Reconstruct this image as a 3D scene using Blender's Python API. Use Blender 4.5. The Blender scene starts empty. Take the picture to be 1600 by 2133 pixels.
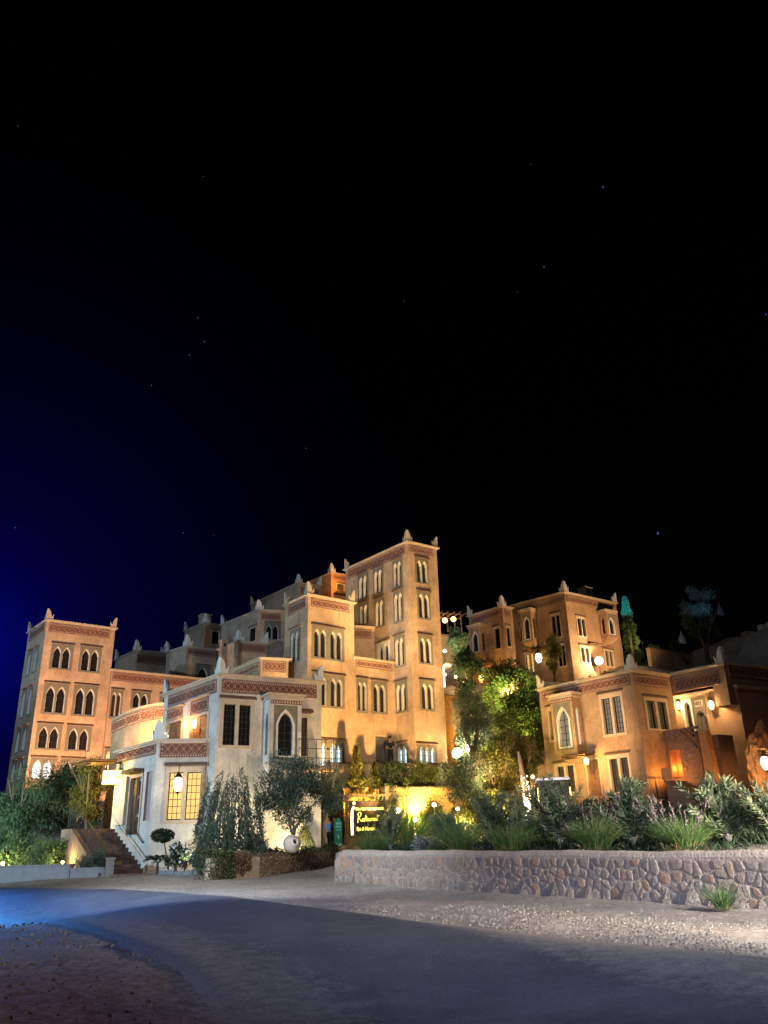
import bpy, bmesh, math, random
import numpy as np
from mathutils import Matrix, Vector
random.seed(7); RNG=np.random.default_rng(7)
S=bpy.context.scene
COL=S.collection
# ------------------------------------------------------------------ camera
cd=bpy.data.cameras.new('camera'); cam=bpy.data.objects.new('camera',cd); COL.objects.link(cam)
cd.sensor_fit='VERTICAL'; cd.sensor_height=24.0; cd.lens=24.0*1700/2133
cd.clip_start=0.1; cd.clip_end=3000
cam.matrix_world=Matrix.Translation((0,0,1.6))@Matrix.Rotation(math.radians(112.55),4,'X')@Matrix.Rotation(-math.atan(110/4094.),4,'Z')
S.camera=cam
# ------------------------------------------------------------------ world: night sky, blue glow low on the left
W=bpy.data.worlds.new('World'); S.world=W; W.use_nodes=True
nt=W.node_tree; N=nt.nodes; Lk=nt.links
bg=N['Background']; bg.inputs['Strength'].default_value=1.0
tc=N.new('ShaderNodeTexCoord')
def glow(az,el,k,strength):
    d=(math.cos(math.radians(el))*math.cos(math.radians(az)),math.cos(math.radians(el))*math.sin(math.radians(az)),math.sin(math.radians(el)))
    dp=N.new('ShaderNodeVectorMath'); dp.operation='DOT_PRODUCT'; Lk.new(tc.outputs['Generated'],dp.inputs[0]); dp.inputs[1].default_value=d
    mx=N.new('ShaderNodeMath'); mx.operation='MAXIMUM'; Lk.new(dp.outputs['Value'],mx.inputs[0]); mx.inputs[1].default_value=0
    pw=N.new('ShaderNodeMath'); pw.operation='POWER'; Lk.new(mx.outputs[0],pw.inputs[0]); pw.inputs[1].default_value=k
    ml=N.new('ShaderNodeMath'); ml.operation='MULTIPLY'; Lk.new(pw.outputs[0],ml.inputs[0]); ml.inputs[1].default_value=strength
    return ml
SKY_AZ,SKY_EL=118.5,12
g1=glow(SKY_AZ,SKY_EL,260,.10); g2=glow(SKY_AZ,SKY_EL,30,.029)
ad=N.new('ShaderNodeMath'); ad.operation='ADD'; Lk.new(g1.outputs[0],ad.inputs[0]); Lk.new(g2.outputs[0],ad.inputs[1])
mc=N.new('ShaderNodeMixRGB'); mc.blend_type='MULTIPLY'; mc.inputs[0].default_value=1; mc.inputs[1].default_value=(.002,.010,1,1); Lk.new(ad.outputs[0],mc.inputs[2])
sk=N.new('ShaderNodeTexSky'); sk.sky_type='NISHITA'; sk.sun_disc=False; sk.sun_elevation=math.radians(35); sk.sun_rotation=math.radians(-120)
sm=N.new('ShaderNodeMixRGB'); sm.blend_type='MULTIPLY'; sm.inputs[0].default_value=1; sm.inputs[2].default_value=(.00012,.00012,.00012,1); Lk.new(sk.outputs[0],sm.inputs[1])
ac=N.new('ShaderNodeMixRGB'); ac.blend_type='ADD'; ac.inputs[0].default_value=1; Lk.new(mc.outputs[0],ac.inputs[1]); Lk.new(sm.outputs[0],ac.inputs[2])
Lk.new(ac.outputs[0],bg.inputs['Color'])
S.view_settings.view_transform='Standard'; S.view_settings.look='None'; S.view_settings.exposure=0; S.view_settings.gamma=1
S.view_settings.use_curve_mapping=False
# ------------------------------------------------------------------ added night fill, lamps outside the frame and added fills
def aim(o,target): o.rotation_euler=(Vector(target)-o.location).to_track_quat('-Z','Y').to_euler()
def light(name,kind,loc,power,color,target=None,size=.3,angle=60,blend=.6):
    d=bpy.data.lights.new(name,kind); d.energy=power; d.color=color
    if kind=='SPOT': d.spot_size=math.radians(angle); d.spot_blend=blend
    if kind in('SPOT','POINT'): d.shadow_soft_size=size
    o=bpy.data.objects.new(name,d); COL.objects.link(o); o.location=loc
    if target is not None: aim(o,target)
    return o
d=bpy.data.lights.new('night_fill','SUN'); d.energy=.13; d.color=(.62,.78,1.); d.angle=math.radians(8)  # added bluish fill that lifts the unlit houses
o=bpy.data.objects.new('night_fill',d); COL.objects.link(o); o.location=(-28,-60,60); aim(o,(0,0,0))
WARM=(1,.62,.27); GOLD=(1,.7,.32); WHITE=(1,.9,.75); ORNG=(1,.4,.08); COOL=(.62,.8,1)
# street lamps and headlamp out of frame, with added fills among them
light('blue_street_lamp','SPOT',(-21,26.5,5.4),75000,(.05,.30,1),(-16,24.0,0),.5,79,1.0)
light('cool_street_lamp','SPOT',(-29,19,7),32000,(.46,.72,1),(-18,43,5),.3,86,.7)
light('headlamp','SPOT',(13.2,11,2.1),24000,(1,.80,.60),(5,20.5,1.3),.25,105,.7)
light('left_tree_fill','SPOT',(-23,33,3.2),9000,(.74,1,.78),(-16.5,42.5,4.2),.3,60,.8)  # added fill to brighten the left trees, no lamp known there
light('street_lamp_right','SPOT',(11.5,6,5.2),30000,(1,.93,.86),(9.5,13.5,0.0),.3,76,.8)
light('near_left_fill','POINT',(-9,5,3.5),700,(1,.42,.27),None,.5)  # added dim red fill over the near left dirt
light('road_fill','SPOT',(2,1,9.5),11000,(.55,.70,1),(3.2,16.5,0),.5,56,.9)  # added fill that brightens the road, without a known source
light('town_light','SPOT',(-62,28,26),46000,(.42,.64,1),(-14,79,19),.8,24,.5)
light('forecourt_fill','SPOT',(-9,20.5,8),11000,(.74,.86,1),(-4,28.5,.5),.4,78,.9)  # added spot without a fixture, brightens the forecourt
# floodlights standing in the garden, hidden by the planting
light('flood_mid','SPOT',(1.0,40.2,2.2),24000,(1,.56,.19),(-.6,49,10.0),.1,66,.5)
light('flood_tall','SPOT',(6.8,43.5,3.2),11500,(1,.60,.25),(2.6,51,13),.15,70,.7)
light('flood_tall_left','SPOT',(-1.2,46.5,13.1),1100,(1,.70,.36),(.2,52.5,16.5),.1,110,.8)
light('flood_left_tower','SPOT',(-18.3,51.2,4.0),20000,(1,.53,.25),(-22.6,62,11),.2,72,.6)
light('flood_pavilion','SPOT',(-6.2,35.6,1.7),700,(1,.84,.55),(-8.0,37.3,3.6),.1,130,.7)
light('flood_pavilion_low','SPOT',(-3.9,36.6,1.7),420,(1,.78,.42),(-4.6,38.6,2.6),.1,130,.8)
light('flood_pavilion_right','SPOT',(-1.2,37.0,2.2),1500,(1,.62,.24),(-3.9,38.2,7.6),.1,60,.8)
light('flood_villa','SPOT',(5.6,36.5,2.3),10500,(1,.62,.31),(10.2,47.8,7.2),.15,40,.5)
light('flood_villa_right','SPOT',(18.5,40.5,3.0),260,(1,.45,.15),(15.5,46.5,5),.15,60,.6)
light('flood_upper_villa','SPOT',(9.0,63.0,12.5),7000,(1,.50,.21),(11.5,73,19),.15,85,.6)
light('flood_upper_villa_right','SPOT',(21.5,66.8,16.4),4500,(1,.64,.33),(19,73,20),.15,100,.6)
T_FRONT=[(-3.04, 31.73, 0.74), (-4.01, 31.09, 0.7), (-1.94, 30.04, 0.71), (-2.91, 29.4, 0.67), (-0.84, 28.35, 0.68), (-1.81, 27.71, 0.64), (0.27, 26.66, 0.65), (-0.71, 26.02, 0.61), (1.37, 24.97, 0.62), (0.4, 24.33, 0.58), (2.47, 23.28, 0.59), (1.5, 22.64, 0.55), (3.57, 21.59, 0.56), (2.6, 20.95, 0.52), (4.68, 19.9, 0.53), (3.7, 19.26, 0.49), (5.78, 18.21, 0.5), (4.81, 17.57, 0.46), (6.88, 16.52, 0.47), (5.91, 15.88, 0.43), (7.98, 14.83, 0.44), (7.01, 14.19, 0.4), (9.09, 13.14, 0.41), (8.11, 12.5, 0.37), (10.19, 11.45, 0.38), (9.22, 10.81, 0.34), (11.29, 9.76, 0.35), (10.32, 9.12, 0.31), (-6.3, 31.15, 0.87), (-2.33, 37.5, 1.1), (-7.8, 34.3, 0.95), (-9.4, 35.4, 0.98), (0, 0, 0), (0, 9, 0), (-10, 8, 0), (10, 8, 0), (-30, 0, 0), (30, 0, 0.2), (0, -20, 0), (-60, 20, 0.3), (60, 20, 0.8), (6.86, 16.7, 0.47), (12, 9, 0.35), (-1.94, 30.04, 0.71), (2.5, 23.3, 0.58), (-3.21, 47.6, 1.73), (-10.9, 37.2, 0.75), (-15.9, 36.1, 0.75), (-28, 40, 0.8), (-45, 45, 0.8), (-10.2, 37.4, 1.3), (-4, 36, 0.95), (-20, 26, 0.35), (-9.7, 22.2, 0.18), (-5.94, 42.13, 1.84), (-4.79, 44.31, 1.81), (-16.93, 43.34, 1.52), (-17.87, 41.24, 1.37), (-15.3, 45.49, 1.57), (-28, 62, 5.2), (-22, 62, 5.2), (-22, 52, 3.2), (-14, 50, 2.5), (-35, 70, 6), (-4.5, 49, 5.5), (-16, 66, 6), (-20, 76, 9), (-10, 90, 12), (-70, 110, 5), (-120, 90, 2), (-40, 110, 9), (-8, 60, 9)]
T_GARDEN=[(-1, 47, 1.75), (1.72, 38.9, 1.79), (3.62, 36.77, 1.7), (7.55, 47.42, 2.13), (9.48, 51.96, 4.24), (14.05, 47.77, 3.9), (11.74, 48.79, 4.06), (16.38, 44.87, 3.07), (17.48, 40.88, 2.24), (-0.04, 54.85, 6.4), (2.0, 54.38, 6.25), (4.15, 56.42, 6.55), (5.94, 54.93, 4.9), (8.66, 62.86, 6.67), (8.06, 72.4, 14.98), (12.29, 72.45, 14.88), (21.79, 76.99, 16.97), (5.71, 79.69, 18.29), (32.05, 85.13, 18.23), (42.06, 93.82, 23.38), (47.15, 93.01, 25.32), (16.53, 72.49, 14.77), (8, 24, 1.6), (14, 20, 1.5), (30, 30, 3), (20, 60, 9), (40, 60, 12), (60, 60, 15), (60, 110, 26), (20, 110, 22), (100, 110, 26), (0, 110, 20), (40, 20, 1.5), (0, 38, 1.6), (3, 33, 1.5)]
WALL_L=(-1.94,30.04); WALL_R=(6.88,16.52)
def wall_dist(x,y):
    dx,dy=WALL_R[0]-WALL_L[0],WALL_R[1]-WALL_L[1]; l=math.hypot(dx,dy)
    return ((x-WALL_L[0])*-dy+(y-WALL_L[1])*dx)/l      # >0 behind the wall
def drive_dist(x,y):
    ax,ay=WALL_L; bx,by=-2.0,47.0
    dx,dy=bx-ax,by-ay; l=math.hypot(dx,dy)
    return ((x-ax)*dy-(y-ay)*dx)/l                       # >0 right of the drive
def idw(pts,x,y,p=3.2):
    n=d=0.0
    for a,b,c in pts:
        w=1.0/(((x-a)**2+(y-b)**2)+0.4)**(p/2); n+=w*c; d+=w
    return n/d
def terrain(x,y):
    if wall_dist(x,y)>0.2 and drive_dist(x,y)>0.2:
        z=idw(T_GARDEN,x,y)
        w=wall_dist(x,y)
        if w<3: z=max(1.42,z*0+1.42+(z-1.42)*max(0,(w-1)/2)) if w>1 else 1.42
        return max(z,1.42)
    return idw(T_FRONT,x,y)
B={'left_tower': {'C': [-25.79, 60.11], 'L': [-28.71, 63.76], 'R': [-21.59, 63.23], 'zt': 18.52, 'z0': 4.5, 'f': [
  ('R', 'frieze', 0.22, 4.79, 17.59, 18.21, {'n': 11}), 
  ('L', 'frieze', 0.63, 4.76, 17.64, 18.27, {'n': 7}), 
  ('R', 'lancet', 0.57, 2.22, 14.79, 16.7, {'n': 2}), 
  ('R', 'lancet', 2.71, 4.36, 14.79, 16.73, {'n': 2}), 
  ('R', 'lancet', 0.43, 2.23, 11.48, 13.72, {'n': 2}), 
  ('R', 'lancet', 2.59, 4.39, 11.48, 13.78, {'n': 2}), 
  ('R', 'lancet', 0.31, 2.13, 8.96, 10.76, {'n': 2}), 
  ('R', 'lancet', 2.42, 4.28, 8.95, 10.76, {'n': 2}), 
  ('R', 'lancet', 0.19, 1.91, 6.89, 8.41, {'n': 2, 'lit': 'white'}), 
  ('R', 'lancet', 2.27, 4.0, 6.84, 8.39, {'n': 2}), 
  ('L', 'lancet', 0.95, 2.0, 14.7, 16.7, {'n': 1}), 
  ('L', 'lancet', 2.6, 3.65, 14.7, 16.7, {'n': 1}), 
  ('L', 'lancet', 0.95, 2.0, 11.5, 13.7, {'n': 1}), 
  ('L', 'lancet', 2.6, 3.65, 11.5, 13.7, {'n': 1}), 
  ('L', 'lancet', 0.95, 2.0, 8.95, 10.75, {'n': 1}), 
  ('L', 'lancet', 2.6, 3.65, 8.95, 10.75, {'n': 1}), 
  ('L', 'lancet', 0.95, 2.0, 6.9, 8.4, {'n': 1}), 
  ('L', 'lancet', 2.6, 3.65, 6.9, 8.4, {'n': 1})]},
 'left_wing': {'C': [-21.55, 63.26], 'L': None, 'R': [-14.83, 68.25], 'zt': 15.26, 'z0': 4.5, 'f': [
  ('R', 'frieze', -0.19, 6.94, 14.37, 14.97, {'n': 16}), 
  ('R', 'lancet', -0.58, 1.06, 11.5, 13.67, {'n': 2}), 
  ('R', 'lancet', 1.72, 3.28, 12.36, 13.65, {'n': 2}), 
  ('R', 'lancet', 4.04, 5.68, 12.3, 13.62, {'n': 2}), 
  ('R', 'lancet', -0.6, 1.12, 7.65, 9.18, {'n': 2, 'lit': 'warm'})]},
 'pavilion': {'C': [-7.54, 36.4], 'L': [-11.16, 40.91], 'R': [-3.17, 38.79], 'zt': 9.13, 'z0': 0.5, 'f': [
  ('R', 'frieze', 0.15, 4.68, 8.31, 8.86, {'n': 14}), 
  ('L', 'frieze', 0.63, 5.56, 8.33, 8.87, {'n': 9}), 
  ('R', 'pair', 0.11, 1.67, 5.9, 7.99, {'n': 2, 'grille': 1}), 
  ('R', 'oriel', 2.16, 3.66, 5.3, 7.98, {'side': 'L', 'p': 0.75}), 
  ('R', 'door', 3.67, 4.24, 5.66, 7.37, {}), 
  ('L', 'porchdoor', 3.21, 5.05, 6.23, 8.21, {}), 
  ('L', 'porchdoor', 0.6, 2.41, 6.52, 8.15, {})]},
 'porch': {'C': [-10.15, 36.65], 'L': [-13.01, 40.23], 'R': [-7.93, 36.87], 'zt': 6.36, 'z0': 0.3, 'f': [
  ('R', 'frieze', 0.17, 2.11, 5.6, 6.27, {'n': 5}), 
  ('L', 'frieze', 0.12, 4.53, 5.77, 6.27, {'n': 5}), 
  ('R', 'pair', 0.46, 2.17, 2.89, 5.18, {'n': 2, 'lit': 'amber', 'grille': 1}), 
  ('L', 'slits', 2.72, 4.85, 3.04, 5.06, {'n': 2}), 
  ('L', 'door', 1.99, 3.25, 2.53, 4.91, {}), 
  ('L', 'pilaster', 0.72, 1.8, 2.97, 5.01, {})]},
 'mid_tower': {'C': [-4.78, 48.04], 'L': [-6.44, 50.2], 'R': [-2.08, 50.18], 'zt': 16.29, 'z0': 4.0, 'f': [
  ('L', 'frieze', 0.49, 2.53, 15.43, 15.99, {'n': 4}), 
  ('R', 'frieze', 0.24, 3.01, 15.53, 15.99, {'n': 6}), 
  ('L', 'lancet', 0.7, 2.0, 12.22, 14.36, {'n': 2}), 
  ('R', 'lancet', 0.28, 2.7, 12.33, 14.31, {'n': 4}), 
  ('R', 'lancet', 0.33, 2.68, 9.49, 11.46, {'n': 4}), 
  ('R', 'lancet', 0.37, 2.62, 6.12, 7.6, {'n': 4, 'lit': 'cool'})]},
 'body': {'C': [-2.08, 50.18], 'L': None, 'R': [0.42, 52.16], 'zt': 12.8, 'z0': 4.0, 'f': [
  ('R', 'frieze', -0.1, 2.91, 12.2, 12.61, {'n': 6, 'nb': 1}), 
  ('R', 'lancet', -0.14, 0.96, 9.39, 11.42, {'n': 2}), 
  ('R', 'lancet', 1.26, 2.52, 9.42, 11.41, {'n': 2}), 
  ('R', 'panel_door', 1.48, 2.34, 6.23, 8.08, {})]},
 'tall_tower': {'C': [1.49, 50.82], 'L': [-2.9, 56.31], 'R': [3.5, 52.27], 'zt': 20.6, 'z0': 4.0, 'f': [
  ('L', 'frieze', 0.38, 6.77, 19.73, 20.39, {'n': 12}), 
  ('R', 'frieze', 0.12, 2.09, 19.87, 20.28, {'n': 5}), 
  ('R', 'lancet', 0.56, 1.67, 17.77, 19.52, {'n': 2}), 
  ('R', 'lancet', 0.6, 1.71, 15.37, 17.24, {'n': 2}), 
  ('R', 'lancet', 0.55, 1.71, 12.44, 14.3, {'n': 2}), 
  ('R', 'lancet', 0.53, 1.69, 9.53, 11.36, {'n': 2}), 
  ('R', 'lancet', 0.06, 1.67, 6.06, 7.5, {'n': 3, 'lit': 'cool'}), 
  ('L', 'lancet', 5.41, 6.46, 17.62, 19.59, {'n': 2}), 
  ('L', 'lancet', 5.41, 6.48, 15.26, 17.4, {'n': 2}), 
  ('L', 'lancet', 5.35, 6.46, 12.37, 14.43, {'n': 2}), 
  ('L', 'lancet', 5.31, 6.49, 9.51, 11.48, {'n': 2}), 
  ('L', 'lancet', 3.28, 4.42, 17.72, 19.57, {'n': 2}), 
  ('L', 'lancet', 3.37, 4.48, 15.39, 17.38, {'n': 2}), 
  ('L', 'lancet', 1.51, 2.75, 17.77, 19.6, {'n': 2}), 
  ('L', 'lancet', 1.58, 2.75, 15.94, 17.5, {'n': 2}), 
  ('L', 'lancet', 5.27, 6.39, 6.17, 7.69, {'n': 2, 'lit': 'cool'}), 
  ('L', 'arcade', 3.5, 4.88, 12.94, 14.36, {'n': 2})]},
 'link': {'C': [-2.35, 53.21], 'L': None, 'R': [-0.01, 54.02], 'zt': 15.58, 'z0': 6.0, 'f': [
  ('R', 'frieze', 0.06, 1.33, 14.74, 15.32, {'n': 5})]},
 'low_block': {'C': [-7.58, 48.21], 'L': [-9.84, 51.54], 'R': [-6.0, 48.8], 'zt': 12.48, 'z0': 4.0, 'f': [
  ('R', 'frieze', 0.18, 1.5, 11.63, 12.26, {'n': 4}), 
  ('L', 'frieze', 0.36, 3.85, 11.77, 12.18, {'n': 4})]},
 'villa_b': {'C': [13.41, 45.01], 'L': [9.16, 50.3], 'R': [16.05, 46.82], 'zt': 10.54, 'z0': 3.2, 'f': [
  ('L', 'frieze', 0.31, 6.54, 9.72, 10.26, {'n': 15}), 
  ('R', 'frieze', 0.19, 2.87, 9.69, 10.24, {'n': 6}), 
  ('L', 'pair', 0.52, 1.36, 7.29, 9.28, {'n': 1, 'grille': 1, 'lit': 'dim'}), 
  ('L', 'oriel', 1.45, 3.07, 6.52, 9.52, {'side': 'R', 'p': 0.8, 'lit': 'dim', 'white': 1}), 
  ('L', 'pair', 4.37, 5.97, 7.11, 9.47, {'n': 2, 'grille': 1, 'lit': 'dim'}), 
  ('L', 'wooddoor', 2.97, 3.8, 4.13, 6.03, {}), 
  ('L', 'pair', 0.64, 2.2, 4.34, 6.03, {'n': 2, 'lit': 'dim2'}), 
  ('L', 'pair', 4.41, 5.89, 4.1, 6.15, {'n': 2, 'lit': 'dim2'}), 
  ('R', 'pair', 0.61, 2.57, 7.27, 9.09, {'n': 2, 'grille': 1, 'lit': 'dim2'})]},
 'villa_b2': {'C': [18.12, 44.1], 'L': [15.69, 47.3], 'R': [22.75, 46.67], 'zt': 10.59, 'z0': 9.42, 'f': [
  ('L', 'frieze', 0.94, 3.61, 9.49, 10.15, {'n': 8}), 
  ('R', 'frieze', 0.28, 5.06, 9.88, 10.38, {'n': 9})]},
 'villa_b2low': {'C': [18.73, 44.44], 'L': [16.3, 47.64], 'R': [22.75, 46.67], 'zt': 9.42, 'z0': 3.0, 'f': [
  ('L', 'arch_door', 0.67, 1.06, 7.15, 8.97, {}), 
  ('L', 'portal', 1.29, 2.01, 6.65, 9.09, {})]},
 'villa_c': {'C': [16.15, 71.26], 'L': [11.89, 75.38], 'R': [21.9, 75.52], 'zt': 22.96, 'z0': 12.5, 'f': [
  ('L', 'frieze', 0.16, 5.66, 22.03, 22.34, {'n': 14}), 
  ('R', 'frieze', 0.18, 6.63, 22.03, 22.56, {'n': 12}), 
  ('L', 'pair', 0.72, 1.19, 19.16, 20.85, {'n': 1}), 
  ('L', 'oriel', 1.52, 2.7, 18.83, 21.65, {'side': 'R', 'p': 0.9}), 
  ('L', 'pair', 4.18, 5.22, 18.8, 21.14, {'n': 2}), 
  ('L', 'pair', 4.55, 5.38, 16.15, 18.31, {'n': 2}), 
  ('L', 'pair', 0.97, 2.02, 16.13, 18.16, {'n': 2, 'lit': 'amber'}), 
  ('R', 'pair', 1.14, 2.4, 18.87, 20.84, {'n': 2}), 
  ('R', 'oriel', 4.24, 5.71, 19.19, 21.37, {'side': 'L', 'p': 0.9}), 
  ('R', 'pair', 1.12, 2.49, 16.53, 18.11, {'n': 2, 'lit': 'warmdim'}), 
  ('R', 'pair', 4.43, 5.71, 16.51, 18.14, {'n': 2, 'lit': 'warmdim'})]},
 'villa_c2': {'C': [10.61, 72.67], 'L': [7.8, 75.86], 'R': [11.6, 73.41], 'zt': 22.17, 'z0': 12.5, 'f': [
  ('L', 'frieze', 0.45, 4.03, 21.29, 21.88, {'n': 8}), 
  ('R', 'frieze', 0.29, 0.94, 21.17, 21.85, {'n': 2}), 
  ('L', 'oriel', 0.73, 2.13, 18.02, 20.57, {'side': 'R', 'p': 0.9}), 
  ('L', 'pair', 3.02, 3.84, 18.18, 20.4, {'n': 1}), 
  ('R', 'pair', 0.24, 0.78, 18.28, 20.35, {'n': 1}), 
  ('L', 'pair', 0.8, 1.56, 16.49, 17.37, {'n': 1, 'lit': 'amber'})]},
 'dark_terrace': {'C': [-23.45, 74.87], 'L': [-26.47, 78.5], 'R': [-20.96, 76.14], 'zt': 19.47, 'z0': 8, 'f': [
  ('R', 'frieze', 0.21, 2.8, 18.31, 19.11, {'n': 6})]},
 'dark_frieze_house': {'C': [-17.96, 71.81], 'L': [-20.33, 74.0], 'R': [-15.61, 73.59], 'zt': 19.03, 'z0': 8, 'f': [
  ('R', 'frieze', 0.2, 2.81, 18.22, 18.75, {'n': 6}), 
  ('R', 'lancet', 0.99, 2.42, 16.09, 17.32, {'n': 1})]},
 'dark_cube_house': {'C': [-19.12, 83.67], 'L': [-22.06, 86.9], 'R': [-17.3, 85.25], 'zt': 24.35, 'z0': 10, 'f': [
  ('R', 'pair', 0.73, 1.85, 22.06, 23.61, {'n': 1})]},
 'dark_round_house': {'C': [-12.56, 77.41], 'L': [-17.17, 82.61], 'R': [-9.93, 78.1], 'zt': 23.79, 'z0': 9, 'f': [
  ('R', 'frieze', 0.32, 2.12, 22.76, 23.41, {'n': 5}), 
  ('R', 'lancet', 0.63, 2.17, 20.75, 22.46, {'n': 2}), 
  ('L', 'pair', 5.37, 6.77, 20.67, 22.24, {'n': 1})]},
 'dark_top_house': {'C': [-10.0, 88.85], 'L': [-16.7, 97.12], 'R': [-7.53, 90.07], 'zt': 30.13, 'z0': 9, 'f': [
  ('R', 'frieze', 0.36, 2.53, 28.84, 29.57, {'n': 4})]},
 'orange_turret': {'C': [-6.53, 93.19], 'L': [-10.21, 97.64], 'R': [-3.73, 95.1], 'zt': 32.71, 'z0': 9, 'f': [
  ('R', 'frieze', 0.33, 2.01, 31.82, 32.4, {'n': 4}), 
  ('R', 'pair', 0.67, 1.87, 30.53, 31.43, {'n': 1, 'lit': 'dim2'})]},
 'dark_front_house': {'C': [-12.81, 68.75], 'L': [-14.99, 71.46], 'R': [-10.5, 69.89], 'zt': 18.57, 'z0': 8, 'f': [
  ('R', 'frieze', 0.26, 2.47, 17.69, 18.32, {'n': 5})]},
 'dark_side_house': {'C': [-9.13, 73.55], 'L': [-11.54, 76.87], 'R': [-7.47, 74.65], 'zt': 20.05, 'z0': 8, 'f': []}}
ANNEX=[[-16.29, 48.96], [-14.74, 46.53], [-13.49, 45.0], [-12.59, 44.28], [-11.81, 43.94], [-10.57, 43.69]]
ANNEX_Z=9.2
STARS=[(1.2246, 0.737, 0.9), (1.3242, 0.6665, 0.7), (1.5324, 0.6466, 0.5), (1.832, 0.6182, 0.6), (1.8204, 0.5918, 0.7), (1.8392, 0.5744, 0.6), (1.8858, 0.5341, 0.6), (1.6755, 0.4734, 0.5), (1.2277, 0.3408, 1.3), (2.1044, 0.772, 0.4), (1.3253, 0.778, 0.4), (2.0251, 0.3523, 0.6), (1.8298, 0.3649, 0.5), (1.7919, 0.3636, 0.4), (1.3658, 0.6443, 0.4), (1.8394, 0.7716, 0.4), (1.0544, 0.5563, 0.7)]
# ------------------------------------------------------------------ materials
MATS={}
def mat(name,base,rough=.85,noise=0.0,scale=1.5,bump=0.0,bscale=25,emit=None,estr=0,spec=.3,metal=0,objvar=None,islandvar=None,transl=0,alt=None,alpha=None):
    if name in MATS: return MATS[name]
    m=bpy.data.materials.new(name); m.use_nodes=True; MATS[name]=m
    n=m.node_tree.nodes; l=m.node_tree.links; p=n['Principled BSDF']
    p.inputs['Roughness'].default_value=rough; p.inputs['Specular IOR Level'].default_value=spec; p.inputs['Metallic'].default_value=metal
    p.inputs['Base Color'].default_value=(*base,1)
    if emit is not None:
        p.inputs['Emission Color'].default_value=(*emit,1); p.inputs['Emission Strength'].default_value=estr
    col=None
    t=n.new('ShaderNodeTexCoord')
    if noise:
        nz=n.new('ShaderNodeTexNoise'); nz.inputs['Scale'].default_value=scale; nz.inputs['Detail'].default_value=7; nz.inputs['Roughness'].default_value=.65
        l.new(t.outputs['Object'],nz.inputs['Vector'])
        r=n.new('ShaderNodeValToRGB'); r.color_ramp.elements[0].position=.3; r.color_ramp.elements[1].position=.7
        lo=[c*(1-noise) for c in base] if alt is None else alt
        r.color_ramp.elements[0].color=(*lo,1); r.color_ramp.elements[1].color=(*[min(1,c*(1+noise*.6)) for c in base],1)
        l.new(nz.outputs['Fac'],r.inputs['Fac']); col=r.outputs['Color']
    if objvar or islandvar:
        r=n.new('ShaderNodeValToRGB')
        cols=objvar or islandvar
        while len(r.color_ramp.elements)<len(cols): r.color_ramp.elements.new(.5)
        for i,(e,c) in enumerate(zip(r.color_ramp.elements,cols)):
            e.position=i/(len(cols)-1); e.color=(*c,1)
        if objvar: oi=n.new('ShaderNodeObjectInfo'); l.new(oi.outputs['Random'],r.inputs['Fac'])
        else: oi=n.new('ShaderNodeNewGeometry'); l.new(oi.outputs['Random Per Island'],r.inputs['Fac'])
        if col is not None:
            mx=n.new('ShaderNodeMixRGB'); mx.blend_type='MIX'; mx.inputs[0].default_value=.45; l.new(r.outputs['Color'],mx.inputs[1]); l.new(col,mx.inputs[2]); col=mx.outputs[0]
        else: col=r.outputs['Color']
    if col is not None: l.new(col,p.inputs['Base Color'])
    if bump:
        b=n.new('ShaderNodeTexNoise'); b.inputs['Scale'].default_value=bscale; b.inputs['Detail'].default_value=5
        l.new(t.outputs['Object'],b.inputs['Vector'])
        bp=n.new('ShaderNodeBump'); bp.inputs['Strength'].default_value=bump; bp.inputs['Distance'].default_value=.05
        l.new(b.outputs['Fac'],bp.inputs['Height']); l.new(bp.outputs['Normal'],p.inputs['Normal'])
    if transl:
        tr=n.new('ShaderNodeBsdfTranslucent'); ms=n.new('ShaderNodeMixShader'); ms.inputs[0].default_value=transl
        if col is not None: l.new(col,tr.inputs['Color'])
        else: tr.inputs['Color'].default_value=(*base,1)
        l.new(p.outputs[0],ms.inputs[1]); l.new(tr.outputs[0],ms.inputs[2]); l.new(ms.outputs[0],n['Material Output'].inputs['Surface'])
    return m
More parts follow.
